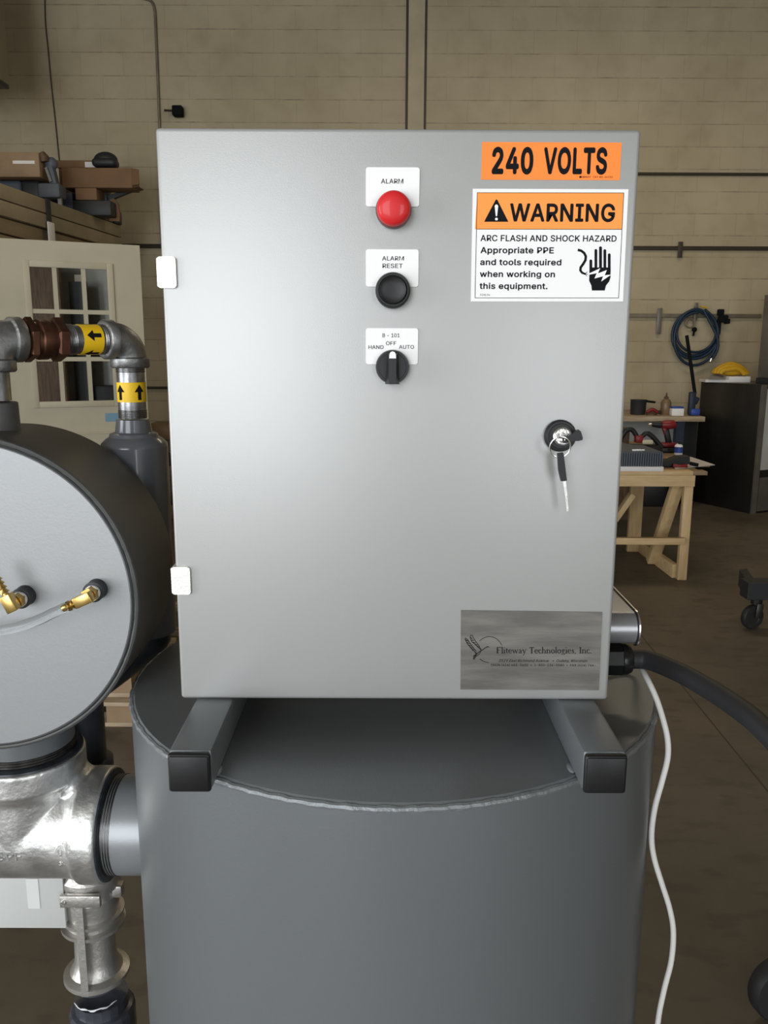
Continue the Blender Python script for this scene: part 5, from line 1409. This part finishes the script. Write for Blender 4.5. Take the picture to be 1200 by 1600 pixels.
# ================================================================== pine work table in front of it
WY = 4.44
wz = 0.72
wt = thing('work_table', 'pine lumber work table with splayed legs and white boards on top', 'workbench', (A(1000, 730, WY).x, WY + .5, 0))
xe = A(1083.5, 738, WY).x
xl = A(860, 738, WY).x
z_a, z_b = A(1050, 743, WY).z, A(1050, 760.5, WY).z
mb = MB().b2(xl, xe, WY, WY + .089, z_a + .001, wz, .002)
mb.build('edge_board', 'wood', wt)
xe2 = A(1106, 738, WY).x
MB().b2(xe + .001, xe2, WY + .002, WY + .089, z_a + .002, wz - .001, .002).build('edge_board', 'ply', wt)
xs_ = Zp(1117, 727, wz).x
MB().b2(xl, xe2 - .03, WY + .09, WY + .34, wz - .020, wz - .001).b2(xl, xs_ - .01, WY + .3402, WY + 1.75, wz - .020, wz - .001).build('table_top', 'ply', wt)
xa_ = A(1086.5, 752, WY).x
MB().b2(xl, xa_, WY + .003, WY + .041, z_b, z_a, .002).build('apron', 'wood', wt)
xl0, xl1 = A(1067, 775, WY + .06).x, A(1081, 775, WY + .06).x
MB().b2(xl0, xl1, WY + .042, WY + .085, 0, z_a, .002).build('leg', 'woodv', wt)
MB().bar(A(1059, 756, WY + .14), Zp(1019, 878, 0.02), .05, .075, up=(1, 0, 0), bevel=.002).build('leg', 'woodv', wt)
MB().b2(A(984, 800, 5.25).x, A(1004, 800, 5.25).x, 5.25, 5.29, 0, wz - .0205, .002).build('leg', 'woodv', wt)
MB().b2(xl, xl + .09, WY + .042, WY + .085, 0, z_a).build('leg', 'woodv', wt)
fa, fb_ = Zp(1063.5, 905, 0.0), Zp(1012, 868, 0.0)
MB().bar(Vector((fa.x - .03, fa.y + .03, .045)), Vector((fb_.x - .02, fb_.y + .1, .045)), .038, .089, bevel=.002).build('foot_board', 'wood', wt)
zs = A(1020, 844, WY + .05).z
MB().b2(xl, A(1066, 843, WY + .05).x, WY + .0, WY + .040, zs - .019, zs + .024, .002).build('stretcher', 'wood', wt)
MB().bar(A(960, 812, 5.0), A(988, 772, 5.0), .038, .07, up=(0, 1, 0), bevel=.002).build('brace', 'woodv', wt)

# things lying on it
a = A(975, 730, WY + .01)
x0, x1 = A(940, 727, WY + .01).x, A(1036, 727, WY + .01).x
single('foam_board', MB().b2(x0, x1, WY - .005, WY + .5, wz, wz + .028, .001), 'paper', 'thick white board under the grey parts case', 'board')
t = thing('parts_case', 'blue-grey ribbed plastic case on the white board', 'case', ((x0 + x1) / 2, WY + .25, wz + .0285))
zc0, zc1 = wz + .0285, A(1000, 706, WY + .03).z
mb = MB().b2(x0, x1 - .002, WY + .02, WY + .42, zc0, zc1, .003)
n = 26
for i in range(n):
    x = x0 + (x1 - x0) * (i + .5) / n
    mb.b2(x - .0035, x + .0035, WY + .008, WY + .0205, zc0 + .004, zc1 - .006)
mb.build('case_body', 'caseg', t)
mb = MB()
mb.prism([(x0, WY + .02, zc1 + .0005), (x1 - .004, WY + .02, zc1 + .0005), (x1 - .17, WY + .36, zc1 + .022), (x0, WY + .36, zc1 + .022)], (0, .03, 0))
mb.build('lid', 'caseg', t)
px_ = A(997, 703, WY + .1)
MB().b2(px_.x - .05, px_.x + .03, WY + .06, WY + .075, zc1 + .004, zc1 + .012).build('latch', 'chrome', t)

dp = Zp(1044, 707, wz)
k = (A(1144, 700, dp.y).x - A(1044, 700, dp.y).x) / 100
t = thing('cordless_drill', 'red and black cordless drill standing on its battery on the work table', 'drill', dp)
D = lambda px, py, dy=0: A(px, py, dp.y + dy)
MB().box(D(1043, 703) , (24 * k, .085, 9 * k), None, .010).build('battery', 'blackplastic', t)
MB().box(D(1041, 694.5), (27 * k, .075, 6.5 * k), None, .008).build('battery_shoe', 'redtool', t)
mb = MB().bar(D(1040.5, 671), D(1045, 692), .045, 8 * k, up=(1, 0, 0), bevel=.008)
mb.build('handle', 'blackplastic', t)
MB().tube([D(1033, 664), D(1036, 663.8), D(1045, 663.6), D(1053, 663), D(1055.5, 662)], [.020, .030, .034, .032, .022], 20).bar(D(1037, 668), D(1043, 684), .038, 6 * k, up=(1, 0, 0), bevel=.006).build('motor_housing', 'redtool', t)
MB().tube([D(1018, 663), D(1021, 663), D(1030, 663.5), D(1033, 663.7)], [.012, .020, .026, .026], 16).build('chuck', 'blackplastic', t)
MB().cyl(D(1013.5, 663), D(1018, 663), .010, seg=12).build('chuck_jaw', 'chrome', t)
cp = Zp(1059.5, 711, wz)
t = thing('spray_can', 'small blue and white can beside the red drill', 'can', cp)
kk = (A(1160, 700, cp.y).x - A(1060, 700, cp.y).x) / 100
MB().lathe(cp, (0, 0, 1), [(0, .024), (.002, 6.3 * kk), (.018, 6.4 * kk)], 28).build('can_bottom', 'paper', t)
MB().lathe(cp + Vector((0, 0, .0182)), (0, 0, 1), [(0, 6.5 * kk), (.042, 6.5 * kk)], 28).build('blue_band', 'blue', t)
MB().lathe(cp + Vector((0, 0, .0604)), (0, 0, 1), [(0, 6.4 * kk), (.012, 5.5 * kk), (.020, 3 * kk), (.024, 2.6 * kk), (.024, 0)], 28).build('cap', 'white', t)
MB().box(cp + Vector((0, -.012, .087)), (.022, .018, .008)).build('nozzle', 'black', t)
# loose white sheet on the table end
q = [Zp(x, y_, wz + .0006) for x, y_ in ((1117, 727), (1079, 714.5), (1040, 716), (1055, 733))]
single('plastic_sheet', MB().prism(q, (0, 0, .004)), mat('pinkish white sheet', (.62, .57, .56), .5), 'pale sheet jutting over the end of the work table', 'sheet')
hp = Zp(1052, 729, wz + .006)
t = thing('tool_pouch', 'black pouch with red grips lying on the pale sheet', 'pouch', hp)
H_ = lambda px, py: A(px, py, hp.y)
mb = MB()
mb.prism([H_(1036, 728.5), H_(1062, 728.5), H_(1078, 725), H_(1078, 713), H_(1062, 714), H_(1048, 719), H_(1036, 721)], (0, .09, 0))
mb.build('pouch_body', 'blackplastic', t, smooth=False)
MB().tube(catmull([H_(1050, 727) + Vector((0, -.02, 0)), H_(1060, 728) + Vector((0, -.03, 0)), H_(1071, 727.5) + Vector((0, -.02, 0))], 4), .013, 10).build('red_grip', 'redtool', t)
MB().cyl(H_(1078, 724), H_(1090, 726.5) + Vector((0, -.01, 0)), .012, seg=12).build('nozzle', 'black', t)
# cords and a connector behind the case
ey = WY + .62
pts = [A(x, y_, ey) for x, y_ in ((955, 700), (968, 688), (978, 673), (988, 672), (997, 684), (1003, 682), (1010, 677), (1018, 681), (1028, 692), (1034, 699))]
t = thing('extension_lead', 'black lead with red plug and cream connector behind the parts case', 'cable', Vector((pts[4].x, ey, wz)))
MB().tube(catmull(pts, 5), .017, 10).build('lead', 'blackplastic', t)
MB().box(A(998, 686, ey - .02), (.055, .05, .05), None, .008).build('plug', 'redtool', t)
MB().box(A(1011, 690.5, ey - .03), (.075, .04, .028), None, .006).build('connector', 'cream', t)
mb = MB()
mb.box(A(975, 683, ey + .05), (.07, .06, .14), None, .02)
mb.build('lead_coil', 'woodd', t)
MB().b2(A(985, 700, ey).x, A(1030, 700, ey).x, ey - .05, ey + .08, wz, A(1000, 695, ey).z, .01).build('base', 'blackplastic', t)

# ================================================================== steel cabinet by the wall
p0, p1 = Zp(1172, 803, 0), Zp(1079, 782.5, 0)
e = (p1 - p0)
e.z = 0
wd = e.length
e.normalize()
fdir = Vector((-e.y, e.x, 0)) if (-e.y) < 0 else Vector((e.y, -e.x, 0))
fdir = Vector((abs(e.y), -e.x, 0)).normalized()
top = A(1185, 601, p0.y).z
scab = thing('steel_cabinet', 'dark glossy steel cabinet standing past the end of the wall bench', 'cabinet', (p0 + p1) / 2 + fdir * .5)
def obx(mb, s0, s1, f0, f1, z0, z1, bev=0.0):
    c = p0 + e * ((s0 + s1) / 2) + fdir * ((f0 + f1) / 2)
    R = Matrix((fdir, e, Vector((0, 0, 1)))).transposed()
    return mb.box(Vector((c.x, c.y, (z0 + z1) / 2)), (abs(f1 - f0), abs(s1 - s0), abs(z1 - z0)), R, bev)
obx(MB(), 0.004, wd - .02, 0, .74, 0, top, .004).build('cabinet_shell', 'darksteel', scab)
obx(MB(), -.012, .0035, 0.0, 0.06, 0.0, top - .002).build('edge_strip', 'greysteel', scab)
obx(MB(), -.008, .0035, 0.07, .73, .40, top - .04).build('cabinet_door', 'jbox', scab)
obx(MB(), -.012, .0035, 0.07, .73, .02, .33).build('lower_panel', 'greysteel', scab)
for k_ in range(2):
    obx(MB(), -.030, -.0081, 0.14 + .05 * k_, .16 + .05 * k_, .62, .72).build('handle', 'chrome', scab)
# things on it
LF = 0.0
while min(proj(Vector((p0.x, p0.y, top)) + e * s_ + fdir * LF)[0] for s_ in (.03, .26)) < 1183.5 and LF < .6:
    LF += .004
t = thing('steel_locker', 'tall dull steel locker standing on the dark cabinet at the frame edge', 'locker', p0 + fdir * (LF + .15) + e * .15 + Vector((0, 0, top)))
obx(MB(), .02, .28, LF - .005, LF + .33, top + .0005, top + .05).build('locker_base', 'charcoal', t)
zl = A(1188, 458, (p0 + e * .1).y).z
obx(MB(), .03, .27, LF, LF + .32, top + .0505, zl, .004).build('locker_shell', 'greysteel', t)
obx(MB(), .02, .0295, LF + .01, LF + .31, top + .06, zl - .02).build('locker_door', 'rail', t)
pc = p0 + e * .45 + fdir * .1
pp = Zp(1140, 597, top)
t = thing('paper_stack', 'stack of white papers and a flat box on top of the dark steel cabinet', 'papers', (pp.x, pp.y, top))
kx = (A(1240, 590, pp.y).x - A(1140, 590, pp.y).x) / 100
MB().box((A(1150, 590, pp.y).x, pp.y, top + 4.5 * kx), (34 * kx, .16, 9 * kx), .05, .002).build('flat_box', 'paper', t)
MB().box((A(1118, 590, pp.y).x, pp.y + .03, top + 2 * kx), (36 * kx, .22, 4 * kx), -.1).build('papers', 'paper', t)
mb = MB()
a = Vector((A(1118, 590, pp.y).x, pp.y, top + 4.2 * kx))
mb.add([a + Vector((-17 * kx, -.1, .0)), a + Vector((10 * kx, -.1, 0)), a + Vector((14 * kx, .08, 8 * kx)), a + Vector((-2 * kx, .08, 6 * kx)),
        a + Vector((-17 * kx, -.1, .002)), a + Vector((10 * kx, -.1, .002)), a + Vector((14 * kx, .08, 8 * kx + .003)), a + Vector((-2 * kx, .08, 6 * kx + .003))],
       [(3, 2, 1, 0), (4, 5, 6, 7), (0, 1, 5, 4), (1, 2, 6, 5), (2, 3, 7, 6), (3, 0, 4, 7)])
mb.build('curled_sheet', mat('grey paper', (.3, .29, .29), .7), t, smooth=False)
c = Vector((A(1145, 577, pp.y).x, pp.y + .02, top + 9 * kx))
t = thing('yellow_hose', 'yellow coiled hose lying on the white flat box', 'hose', c)
mb = MB()
for i, (xa, xm, xb, h, dy) in enumerate(((1119, 1141, 1170, 22, 0), (1121, 1137, 1166, 19, -.035), (1118, 1146, 1172, 19, .035), (1123, 1144, 1161, 15, -.06), (1121, 1150, 1168, 14, .06))):
    r_ = 3.6 * kx
    k2 = lambda px, h_: Vector((A(px, 580, pp.y).x, c.y + dy, c.z + r_ * 1.05 + h_ * kx))
    mb.tube(catmull([k2(xa, 0), k2(xa * .8 + xm * .2, h * .45 - 2), k2(xm, h - 7), k2(xm * .45 + xb * .55, h * .62 - 3), k2(xb, 0)], 5), [r_] * 21, 12)
mb.build('hose_coil', 'yellowhose', t)
MB().ball(c + Vector((0, 0, 7 * kx)), 17 * kx, (1.1, .4, .36), 20).build('hose_core', 'yellowhose', t)

# ================================================================== caster dolly beside the frame edge
wb = Zp(1178, 982, 0)
t = thing('caster_dolly', 'dark steel dolly corner on a black swivel caster', 'dolly', (wb.x + .15, wb.y, 0))
R_w = (A(1178, 950, wb.y).z - 0) / 1.0
kw = (A(1278, 940, wb.y).x - A(1178, 940, wb.y).x) / 100
r_w = 19 * kw
mb = MB()
mb.b2(A(1169, 920, wb.y - .04).x, A(1169, 920, wb.y - .04).x + .7, wb.y - .04, wb.y + .06, A(1180, 938, wb.y - .04).z, A(1180, 911, wb.y - .04).z, .004)
mb.prism([(A(1169, 920, wb.y - .04).x + .001, wb.y - .039, A(1180, 938, wb.y - .04).z + .001), (A(1169, 920, wb.y - .04).x + .001, wb.y - .039, A(1180, 911, wb.y - .04).z - .001), (A(1154, 905, wb.y + .24).x, wb.y + .24, A(1180, 911, wb.y - .04).z - .001), (A(1154, 905, wb.y + .24).x, wb.y + .24, A(1180, 938, wb.y - .04).z + .001)], (.05, .02, 0))
mb.build('deck_frame', 'charcoal', t, smooth=False)
wx = wb.x
MB().lathe((wx - .02, wb.y + .02, r_w), (.35, -1, 0), [(0, r_w * .55), (0, r_w * .93), (.006, r_w), (.030, r_w), (.036, r_w * .93), (.036, r_w * .55), (.033, r_w * .5), (.033, 0)], 32).build('wheel', 'rubber', t)
mb = MB()
mb.bar((wx + .005, wb.y - .028, r_w), (wx + .015, wb.y - .02, r_w * 2.2), .035, .006, up=(0, 1, 0), bevel=.002)
mb.cyl((wx + .01, wb.y + .02, r_w * 2.05), (wx + .01, wb.y + .02, A(1180, 938, wb.y - .04).z), .03, seg=20)
mb.build('fork', 'darksteel', t)
# black wheel just inside the lower edge of the frame
wq = Zp(1196, 1590, 0)
t = thing('rubber_wheel', 'black rubber wheel on the floor at the lower frame corner', 'wheel', (wq.x + .05, wq.y, 0))
wc = Vector((A(1213, 1590, wq.y).x, wq.y, .075))
MB().lathe(wc + Vector((0, .02, 0)), (0.2, -1, 0), [(0, .045), (0, .07), (.008, .075), (.032, .075), (.04, .07), (.04, .045), (.035, .04)], 32).build('tyre', 'rubber', t)
MB().bar(wc + Vector((.0, -.03, 0)), wc + Vector((.03, -.03, .14)), .03, .008, up=(0, 1, 0)).build('fork', 'charcoal', t)

# ================================================================== pallets behind the tank
PYY = 2.28
zg = 0
for i in range(3):
    t = thing('pallet', ['weathered wooden pallet on the floor behind the tank, lowest of three', 'wooden pallet in the middle of the three stacked behind the tank', 'wooden pallet on top of the stack behind the tank'][i], 'pallet', (A(120, 1100, PYY).x, PYY + .5, zg), 'stacked pallets')
    xa, xb = A(-60 + 8 * i, 1100, PYY).x, A(204 - 2 * i, 1100, PYY).x
    for j in range(3):
        y_ = PYY + .09 + j * .40
        MB().b2(xa, xb, y_ - .05, y_ + .05, zg, zg + .016).build('bottom_board', 'woodp', t)
        for x in (xa + .07, (xa + xb) / 2, xb - .055):
            MB().b2(x - .055, x + .055, y_ - .05, y_ + .05, zg + .0165, zg + .092).build('block', 'ply', t)
        MB().b2(xa, xb, y_ - .05, y_ + .05, zg + .0925, zg + .108).build('stringer_board', 'woodp', t)
    for j in range(5):
        y_ = PYY + .05 + j * .205
        MB().b2(xa, xb, y_ - .06, y_ + .06, zg + .1085, zg + .124).build('deck_board', 'woodp', t)
    zg += .1245

# ================================================================== cream door slab with nine panes
dA, dB = A(-60, 372, 4.28), A(218, 383, 4.70)
ztop = A(218, 383.5, 4.70).z
ddir = Vector((dB.x - dA.x, dB.y - dA.y, 0))
DW = ddir.length
ddir.normalize()
dn = Vector((ddir.y, -ddir.x, 0))            # towards the viewer
if dn.y > 0:
    dn = -dn
def dpt(px, py):                           # door coordinates (s, z) of a pixel on its face
    r = ray(px, py)
    tt = (Vector((dB.x, dB.y, 0)) - CAM).dot(dn) / Vector((r.x, r.y, 0)).dot(dn) if False else ((dB - CAM).x * dn.x + (dB - CAM).y * dn.y) / (r.x * dn.x + r.y * dn.y)
    P_ = CAM + r * tt
    return (Vector((P_.x, P_.y, 0)) - Vector((dB.x, dB.y, 0))).dot(ddir), P_.z
def dbox(mb, s0, s1, z0, z1, n0, n1, bev=0.0):
    c = Vector((dB.x, dB.y, 0)) + ddir * ((s0 + s1) / 2) + dn * ((n0 + n1) / 2)
    R = Matrix((ddir, -dn, Vector((0, 0, 1)))).transposed()
    return mb.box(Vector((c.x, c.y, (z0 + z1) / 2)), (abs(s1 - s0), abs(n1 - n0), abs(z1 - z0)), R, bev)
wl, wtp = dpt(40, 409)
wr, wbt = dpt(181, 632)
wr = dpt(178, 500)[0]
wl = dpt(44, 500)[0]
zb0 = 0.0
slab = thing('door_slab', 'loose cream door with a nine pane window standing in front of the stacked panels', 'door', Vector((dB.x, dB.y, 0)) - ddir * (DW / 2))
mb = MB()
s0 = -0.99
for b_ in ((s0, wl, zb0, ztop), (wr, 0, zb0, ztop), (wl, wr, zb0, wbt), (wl, wr, wtp, ztop)):
    dbox(mb, b_[0], b_[1], b_[2], b_[3], -.044, 0)
mb.build('slab', 'doorpaint', slab)
mb = MB()
w = .028
for b_ in ((wl - .01, wl + w, wbt - .01, wtp + .01), (wr - w, wr + .01, wbt - .01, wtp + .01), (wl + w, wr - w, wbt - .01, wbt + w), (wl + w, wr - w, wtp - w, wtp + .01)):
    dbox(mb, *b_, .0005, .013, .003)
mb.build('window_frame', 'doorpaint', slab)
mb = MB()
for k_ in (1, 2):
    x = wl + (wr - wl) * k_ / 3
    dbox(mb, x - .013, x + .013, wbt + w, wtp - w, -.006, .008)
    z = wbt + (wtp - wbt) * k_ / 3
    dbox(mb, wl + w, wr - w, z - .013, z + .013, -.005, .007)
mb.build('glazing_bars', 'doorpaint', slab)
dbox(MB(), wl + .001, wr - .001, wbt + .001, wtp - .001, -.020, -.016).build('glass_pane', 'glass', slab)
sa, za = dpt(165, 659)
sb, zb = dpt(190, 645)
dbox(MB(), sa, sb, za, zb, .0002, .0012).build('masking_tape', 'tape', slab)['label'] = 'strip of pale blue masking tape'
sa, za = dpt(120, 700)
sb, zb = dpt(160, 674)
dbox(MB(), sa, dpt(228, 690)[0] if dpt(228, 690)[0] < 0 else -.001, zb - .012, zb, .0002, .010).build('lower_moulding', 'doorpaint', slab)

# ================================================================== rack of long panels along the wall behind the door
E0 = A(189, 353, 7.1)
adir = Vector((-0.0985, -1, 0)).normalized()   # from the far end towards the viewer
sdir = Vector((-1, 0.0985, 0)).normalized()
def pbox(mb, l0, l1, s0, s1, z0, z1, bev=0.0):
    c = Vector((E0.x, E0.y, 0)) + adir * ((l0 + l1) / 2) + sdir * ((s0 + s1) / 2)
    R = Matrix((-sdir, -adir, Vector((0, 0, 1)))).transposed()
    return mb.box(Vector((c.x, c.y, (z0 + z1) / 2)), (abs(s1 - s0), abs(l1 - l0), abs(z1 - z0)), R, bev)
zt1 = E0.z
th = .105
zz0 = zt1
words = ['topmost', 'second from the top', 'third from the top', 'lowest']
for k_ in range(4):
    off = [.0, .0, .02, .03][k_]
    single('panel_board', pbox(MB(), .0 + off, 3.3 - off, off * 1.5, .85, zz0 - th + .006, zz0, .004), ['panel', 'panel', 'panel2', 'panel2'][k_],
           'long beige panel stored on the rack, %s of the stack' % words[k_], 'panel', 'stored panels')
    zz0 -= th + .002
zr_ = zz0 + .004
rk = thing('storage_rack', 'dark steel rack holding the long beige panels above the door', 'rack', Vector((E0.x, E0.y, 0)) + adir * 1.5 + sdir * .5)
for l_ in (.35, 2.9):
    for s_ in (.92,):
        pbox(MB(), l_ - .03, l_ + .03, s_ - .03 + (.0 if s_ > 0 else -.0), s_ + .03, 0, zt1 + (.0 if s_ > 0 else -.05)).build('post', 'charcoal', rk)
    pbox(MB(), l_ - .03, l_ + .03, -.029, .889, zr_ - .06, zr_ - .001).build('arm', 'charcoal', rk)
# strap with a pale tag over the panel edge
lst = 1.35
sv = thing('strap', 'dark strap with a pale tag hanging over the panel edges', 'strap', Vector((E0.x, E0.y, zz0 + .1)) + adir * lst)
pbox(MB(), lst - .03, lst + .03, -.012, -.002, zt1 - .30, zt1 + .004).build('webbing', 'charcoal', sv)
pbox(MB(), lst - .05, lst + .05, -.022, -.0125, zt1 - .34, zt1 - .16, .004).build('tag', 'paper', sv)

# clutter on the panels
kq = lambda Y: (A(300, 300, Y).x - A(200, 300, Y).x) / 100


def slot(px, py, Y):
    return A(px, py, Y)


Yb = 6.5
kb = kq(Yb)
def prism_box(name, px0, px1, py0, py1, Y, dep, m, label, cat, group=None, bevel=.004):
    a, b = A(px0, py1, Y), A(px1, py0, Y)
    return single(name, MB().b2(a.x, b.x, Y, Y + dep, a.z, b.z, bevel), m, label, cat, group)


a = A(96, 300, Yb)
t = thing('cardboard_box', 'long open cardboard box lying across the panel stack, flaps sticking out', 'box', A(150, 305, Yb))
p_, q_ = A(98, 293, Yb), A(205, 262.5, Yb)
ym = (p_.z + q_.z) / 2
mb = MB().b2(p_.x, q_.x, Yb, Yb + .22, p_.z, q_.z, .002)
mb.build('carton', 'card', t)
f0, f1 = A(205, 262.5, Yb), A(218.5, 266, Yb)
mb = MB()
mb.prism([(f0.x + .001, Yb - .002, f0.z), (f1.x, Yb - .03, f1.z), (f1.x - .005, Yb - .03, A(217, 289, Yb).z), (f0.x + .001, Yb - .002, p_.z + .02)], (0, .006, 0))
mb.prism([(f0.x + .001, Yb + .02, p_.z + .006), (A(216, 291, Yb).x, Yb, A(216, 291.5, Yb).z), (A(214, 292, Yb).x, Yb + .2, A(216, 290, Yb).z), (f0.x + .001, Yb + .2, p_.z + .006)], (0, 0, .005))
mb.build('flap', 'card', t, smooth=False)
a_, b_ = A(118, 312, Yb), A(150, 293.6, Yb)
single('cardboard_box', MB().b2(a_.x, b_.x, Yb + .005, Yb + .2, a_.z, b_.z, .002), 'card', 'small upright cardboard box propping up the long open box', 'box')
# dark crates that carry the pile
a_ = A(100, 335, Yb)
zt1b = zt1
for i, (pa, pb, top_, lab, m_) in enumerate(((60, 112, 300, 'dark blue-grey crate among the clutter on the panels', 'navy'), (113, 172, 312.5, 'black crate under the cardboard boxes on the panels', 'charcoal'))):
    a_, b_ = A(pa, 340, Yb), A(pb, top_, Yb)
    single('tool_crate', MB().b2(a_.x, b_.x, Yb + .01, Yb + .21, zt1 + .001, b_.z, .01), m_, lab, 'crate')
prism_box('cardboard_box', 88, 163, 250.5, 262, Yb + .23, .25, 'card', 'flat brown carton with a white label lying behind the long open box', 'box')
a_, b_ = A(133, 261.5, Yb + .228), A(161, 253, Yb + .228)
lbl = bpy.data.objects['cardboard_box.002']
MBl = MB().b2(a_.x, b_.x, Yb + .2265, Yb + .2285, a_.z, b_.z)
MBl.build('shipping_label', 'paper', lbl)
# support for that carton
a_, b_ = A(92, 270, Yb + .25), A(160, 263, Yb + .25)
single('tool_crate', MB().b2(a_.x, b_.x, Yb + .24, Yb + .46, zt1 + .001, b_.z, .01), 'woodd', 'brown crate hidden mostly behind the long open box', 'crate')
# black bag on top
a_ = A(165, 262, Yb + .1)
bg = MB()
kbb = kb
bg.ball((A(164, 247, Yb + .12).x, Yb + .14, A(164, 250, Yb + .12).z), 19 * kb, (1, .7, .68), 20)
bg.box((A(165, 255, Yb + .12).x, Yb + .12, A(165, 255.5, Yb + .12).z), (38 * kb, .14, 13 * kb), None, .03, 3)
single('bag', bg, 'charcoal', 'rounded black bag lying on top of the long cardboard box', 'bag')
# brown long box at the frame edge
a_, b_ = A(-70, 276, Yb - .4), A(60, 238, Yb - .4)
t = thing('long_carton', 'long dark brown carton on the clutter at the frame edge, above the panels', 'box', ((a_.x + b_.x) / 2, Yb - .2, a_.z))
MB().b2(a_.x, b_.x, Yb - .4, Yb - .1, a_.z, b_.z, .004).build('carton', 'ply', t)
b0_ = A(62, 240, Yb - .4)
MB().tube([(b0_.x - .01, Yb - .35, b0_.z + .01), (b0_.x + .01, Yb - .35, b0_.z - .02), (b0_.x + .015, Yb - .35, b0_.z - .05)], [.03, .04, .03], 12).build('end_roll', 'woodd', t)
a_, b_ = A(20, 256, Yb - .402), A(54, 251, Yb - .402)
MB().b2(a_.x, b_.x, Yb - .403, Yb - .4005, a_.z, b_.z).build('paper_label', 'paper', t)
# grey machine parts in the middle
Yc = Yb - .30
kc = kq(Yc)
t = thing('power_tool', 'grey power tool with curved housing between the cartons on the panels', 'tool', A(80, 318, Yc))
MB().ball(A(80, 256, Yc), 10 * kc, (1, .8, 1), 18).bar(A(78, 258, Yc), A(86, 290, Yc), .06, .08, up=(0, 1, 0), bevel=.015).build('housing', 'caseg', t)
MB().bar(A(72, 262, Yc - .05), A(80, 284, Yc - .05), .02, .02, up=(0, 1, 0)).build('lever', 'greysteel', t)
MB().box(A(82, 300, Yc), (34 * kc, .16, 22 * kc), None, .02).build('base', 'caseg', t)
MB().bar(A(93, 300, Yc - .02), A(95, 322, Yc - .02), .03, .03, up=(0, 1, 0)).build('bracket', 'greysteel', t)
for i, (x0_, x1_, y0_, y1_, lab) in enumerate(((-60, 32, 281, 300, 'blue-grey tool bag at the frame edge under the brown carton'), (33, 62, 281, 312, 'dark grey tool case between the tool bag and the power tool'))):
    a_, b_ = A(x0_, y1_, Yc), A(x1_, y0_, Yc)
    mb = MB().b2(a_.x, b_.x, Yc, Yc + .25, zt1 + .001, b_.z, .03, 3)
    single('tool_case', mb, ['caseg', 'charcoal'][i], lab, 'case')
# small stuff near the far end
Yd = 6.75
t = thing('angle_bracket', 'dark steel bracket with an arm pointing out over the panel end', 'bracket', A(172, 330, Yd))
MB().bar(A(164, 313, Yd), A(207, 296, Yd), .05, .035, up=(0, 0, 1)).build('arm', 'charcoal', t)
MB().box(A(161, 310, Yd), (18 * kq(Yd), .1, 24 * kq(Yd)), None, .006).build('base', 'charcoal', t)
mb = MB()
poly = [A(x, y_, Yd - .1) for x, y_ in ((171, 345), (186.5, 346), (187, 335), (184, 318), (178, 310), (171, 312))]
mb.prism(poly, (0, .03, 0))
single('wood_offcut', mb, 'card', 'curved brown wood offcut standing at the far end of the panels', 'offcut', smooth=False)
mb = MB()
mb.bar(A(128, 313, Yd - .12), A(166, 335, Yd - .12), .035, .02, up=(0, 0, 1))
single('wood_strip', mb, 'wood', 'pale wooden strip slanting across the dark crates on the panels', 'strip')
mb = MB().b2(A(112, 330, Yd).x, A(172, 330, Yd).x, Yd + .25, Yd + .33, zt1 + .001, A(140, 322, Yd).z, .01)
single('scrap_tray', mb, 'blackplastic', 'low black tray at the far end of the panel stack', 'tray')
# beige heater box at the frame edge
Yu = 6.3
a_, b_ = A(-140, 135, Yu), A(7, 20, Yu + .6)
a_.z = A(5, 135, Yu + .5).z
t = thing('unit_heater', 'beige heater box hanging high at the frame edge', 'heater', ((a_.x + b_.x) / 2, Yu + .3, a_.z))
MB().b2(a_.x, b_.x, Yu, Yu + .6, a_.z + .03, ROOM_Z - .3, .01).build('heater_body', 'beigeunit', t)
MB().b2(a_.x + .02, b_.x - .0, Yu + .02, Yu + .58, a_.z, a_.z + .0295, .005).build('grille', 'charcoal', t)
for x in (a_.x + .1, b_.x - .1):
    MB().cyl((x, Yu + .3, ROOM_Z - .301), (x, Yu + .3, ROOM_Z), .01, seg=8).build('hanger_rod', 'raild', t)

# behind the door glass and beside it; the grey sheet stands in for shaded wall
Yg = 5.6
for i, (pa, pb, pt, m_, nm, lab) in enumerate(((20, 90, 405, 'woodd', 'board', 'dark brown board leaning behind the first column of door panes'), (124, 133, 440, 'charcoal', 'steel_post', 'dark post standing behind the middle of the door window'), (91, 205, 416, 'greysteel', 'wall_shade_sheet', 'grey sheet standing in for the shaded wall behind the door window'))):
    Yi = Yg + .2 * i
    a_, b_ = A(pa, 700, Yi), A(pb, pt, Yi)
    single(nm, MB().b2(a_.x, b_.x, Yi, Yi + .04, 0, b_.z), m_, lab, nm.split('_')[-1])
a_, b_ = A(96, 462, 5.7), A(112, 424, 5.7)
single('paper_note', MB().b2(a_.x, b_.x, 5.995, 5.999, a_.z, b_.z), 'paper', 'pale paper sheet seen through the upper middle door pane', 'paper')
a_, b_ = A(140, 700, 5.85), A(190, 603, 5.85)
single('tool_crate', MB().b2(a_.x, b_.x, 5.85, 5.98, 0, b_.z, .01), 'charcoal', 'dark crate seen low through the door window', 'crate')
a_, b_ = A(228, 800, 6.4), A(420, 655, 6.4)
t = thing('lumber_pile', 'brown boards piled low on the floor between the door and the cabinet', 'boards', ((a_.x + b_.x) / 2, 6.6, 0))
zpl = 0
k_ = 0
while zpl + .12 < b_.z:
    MB().b2(a_.x + .05 * (k_ % 2), b_.x, 6.4 + .02 * (k_ % 3), 6.9, zpl, zpl + .115, .003).build('board', ['ply', 'woodd', 'panel2'][k_ % 3], t)
    zpl += .1155
    k_ += 1
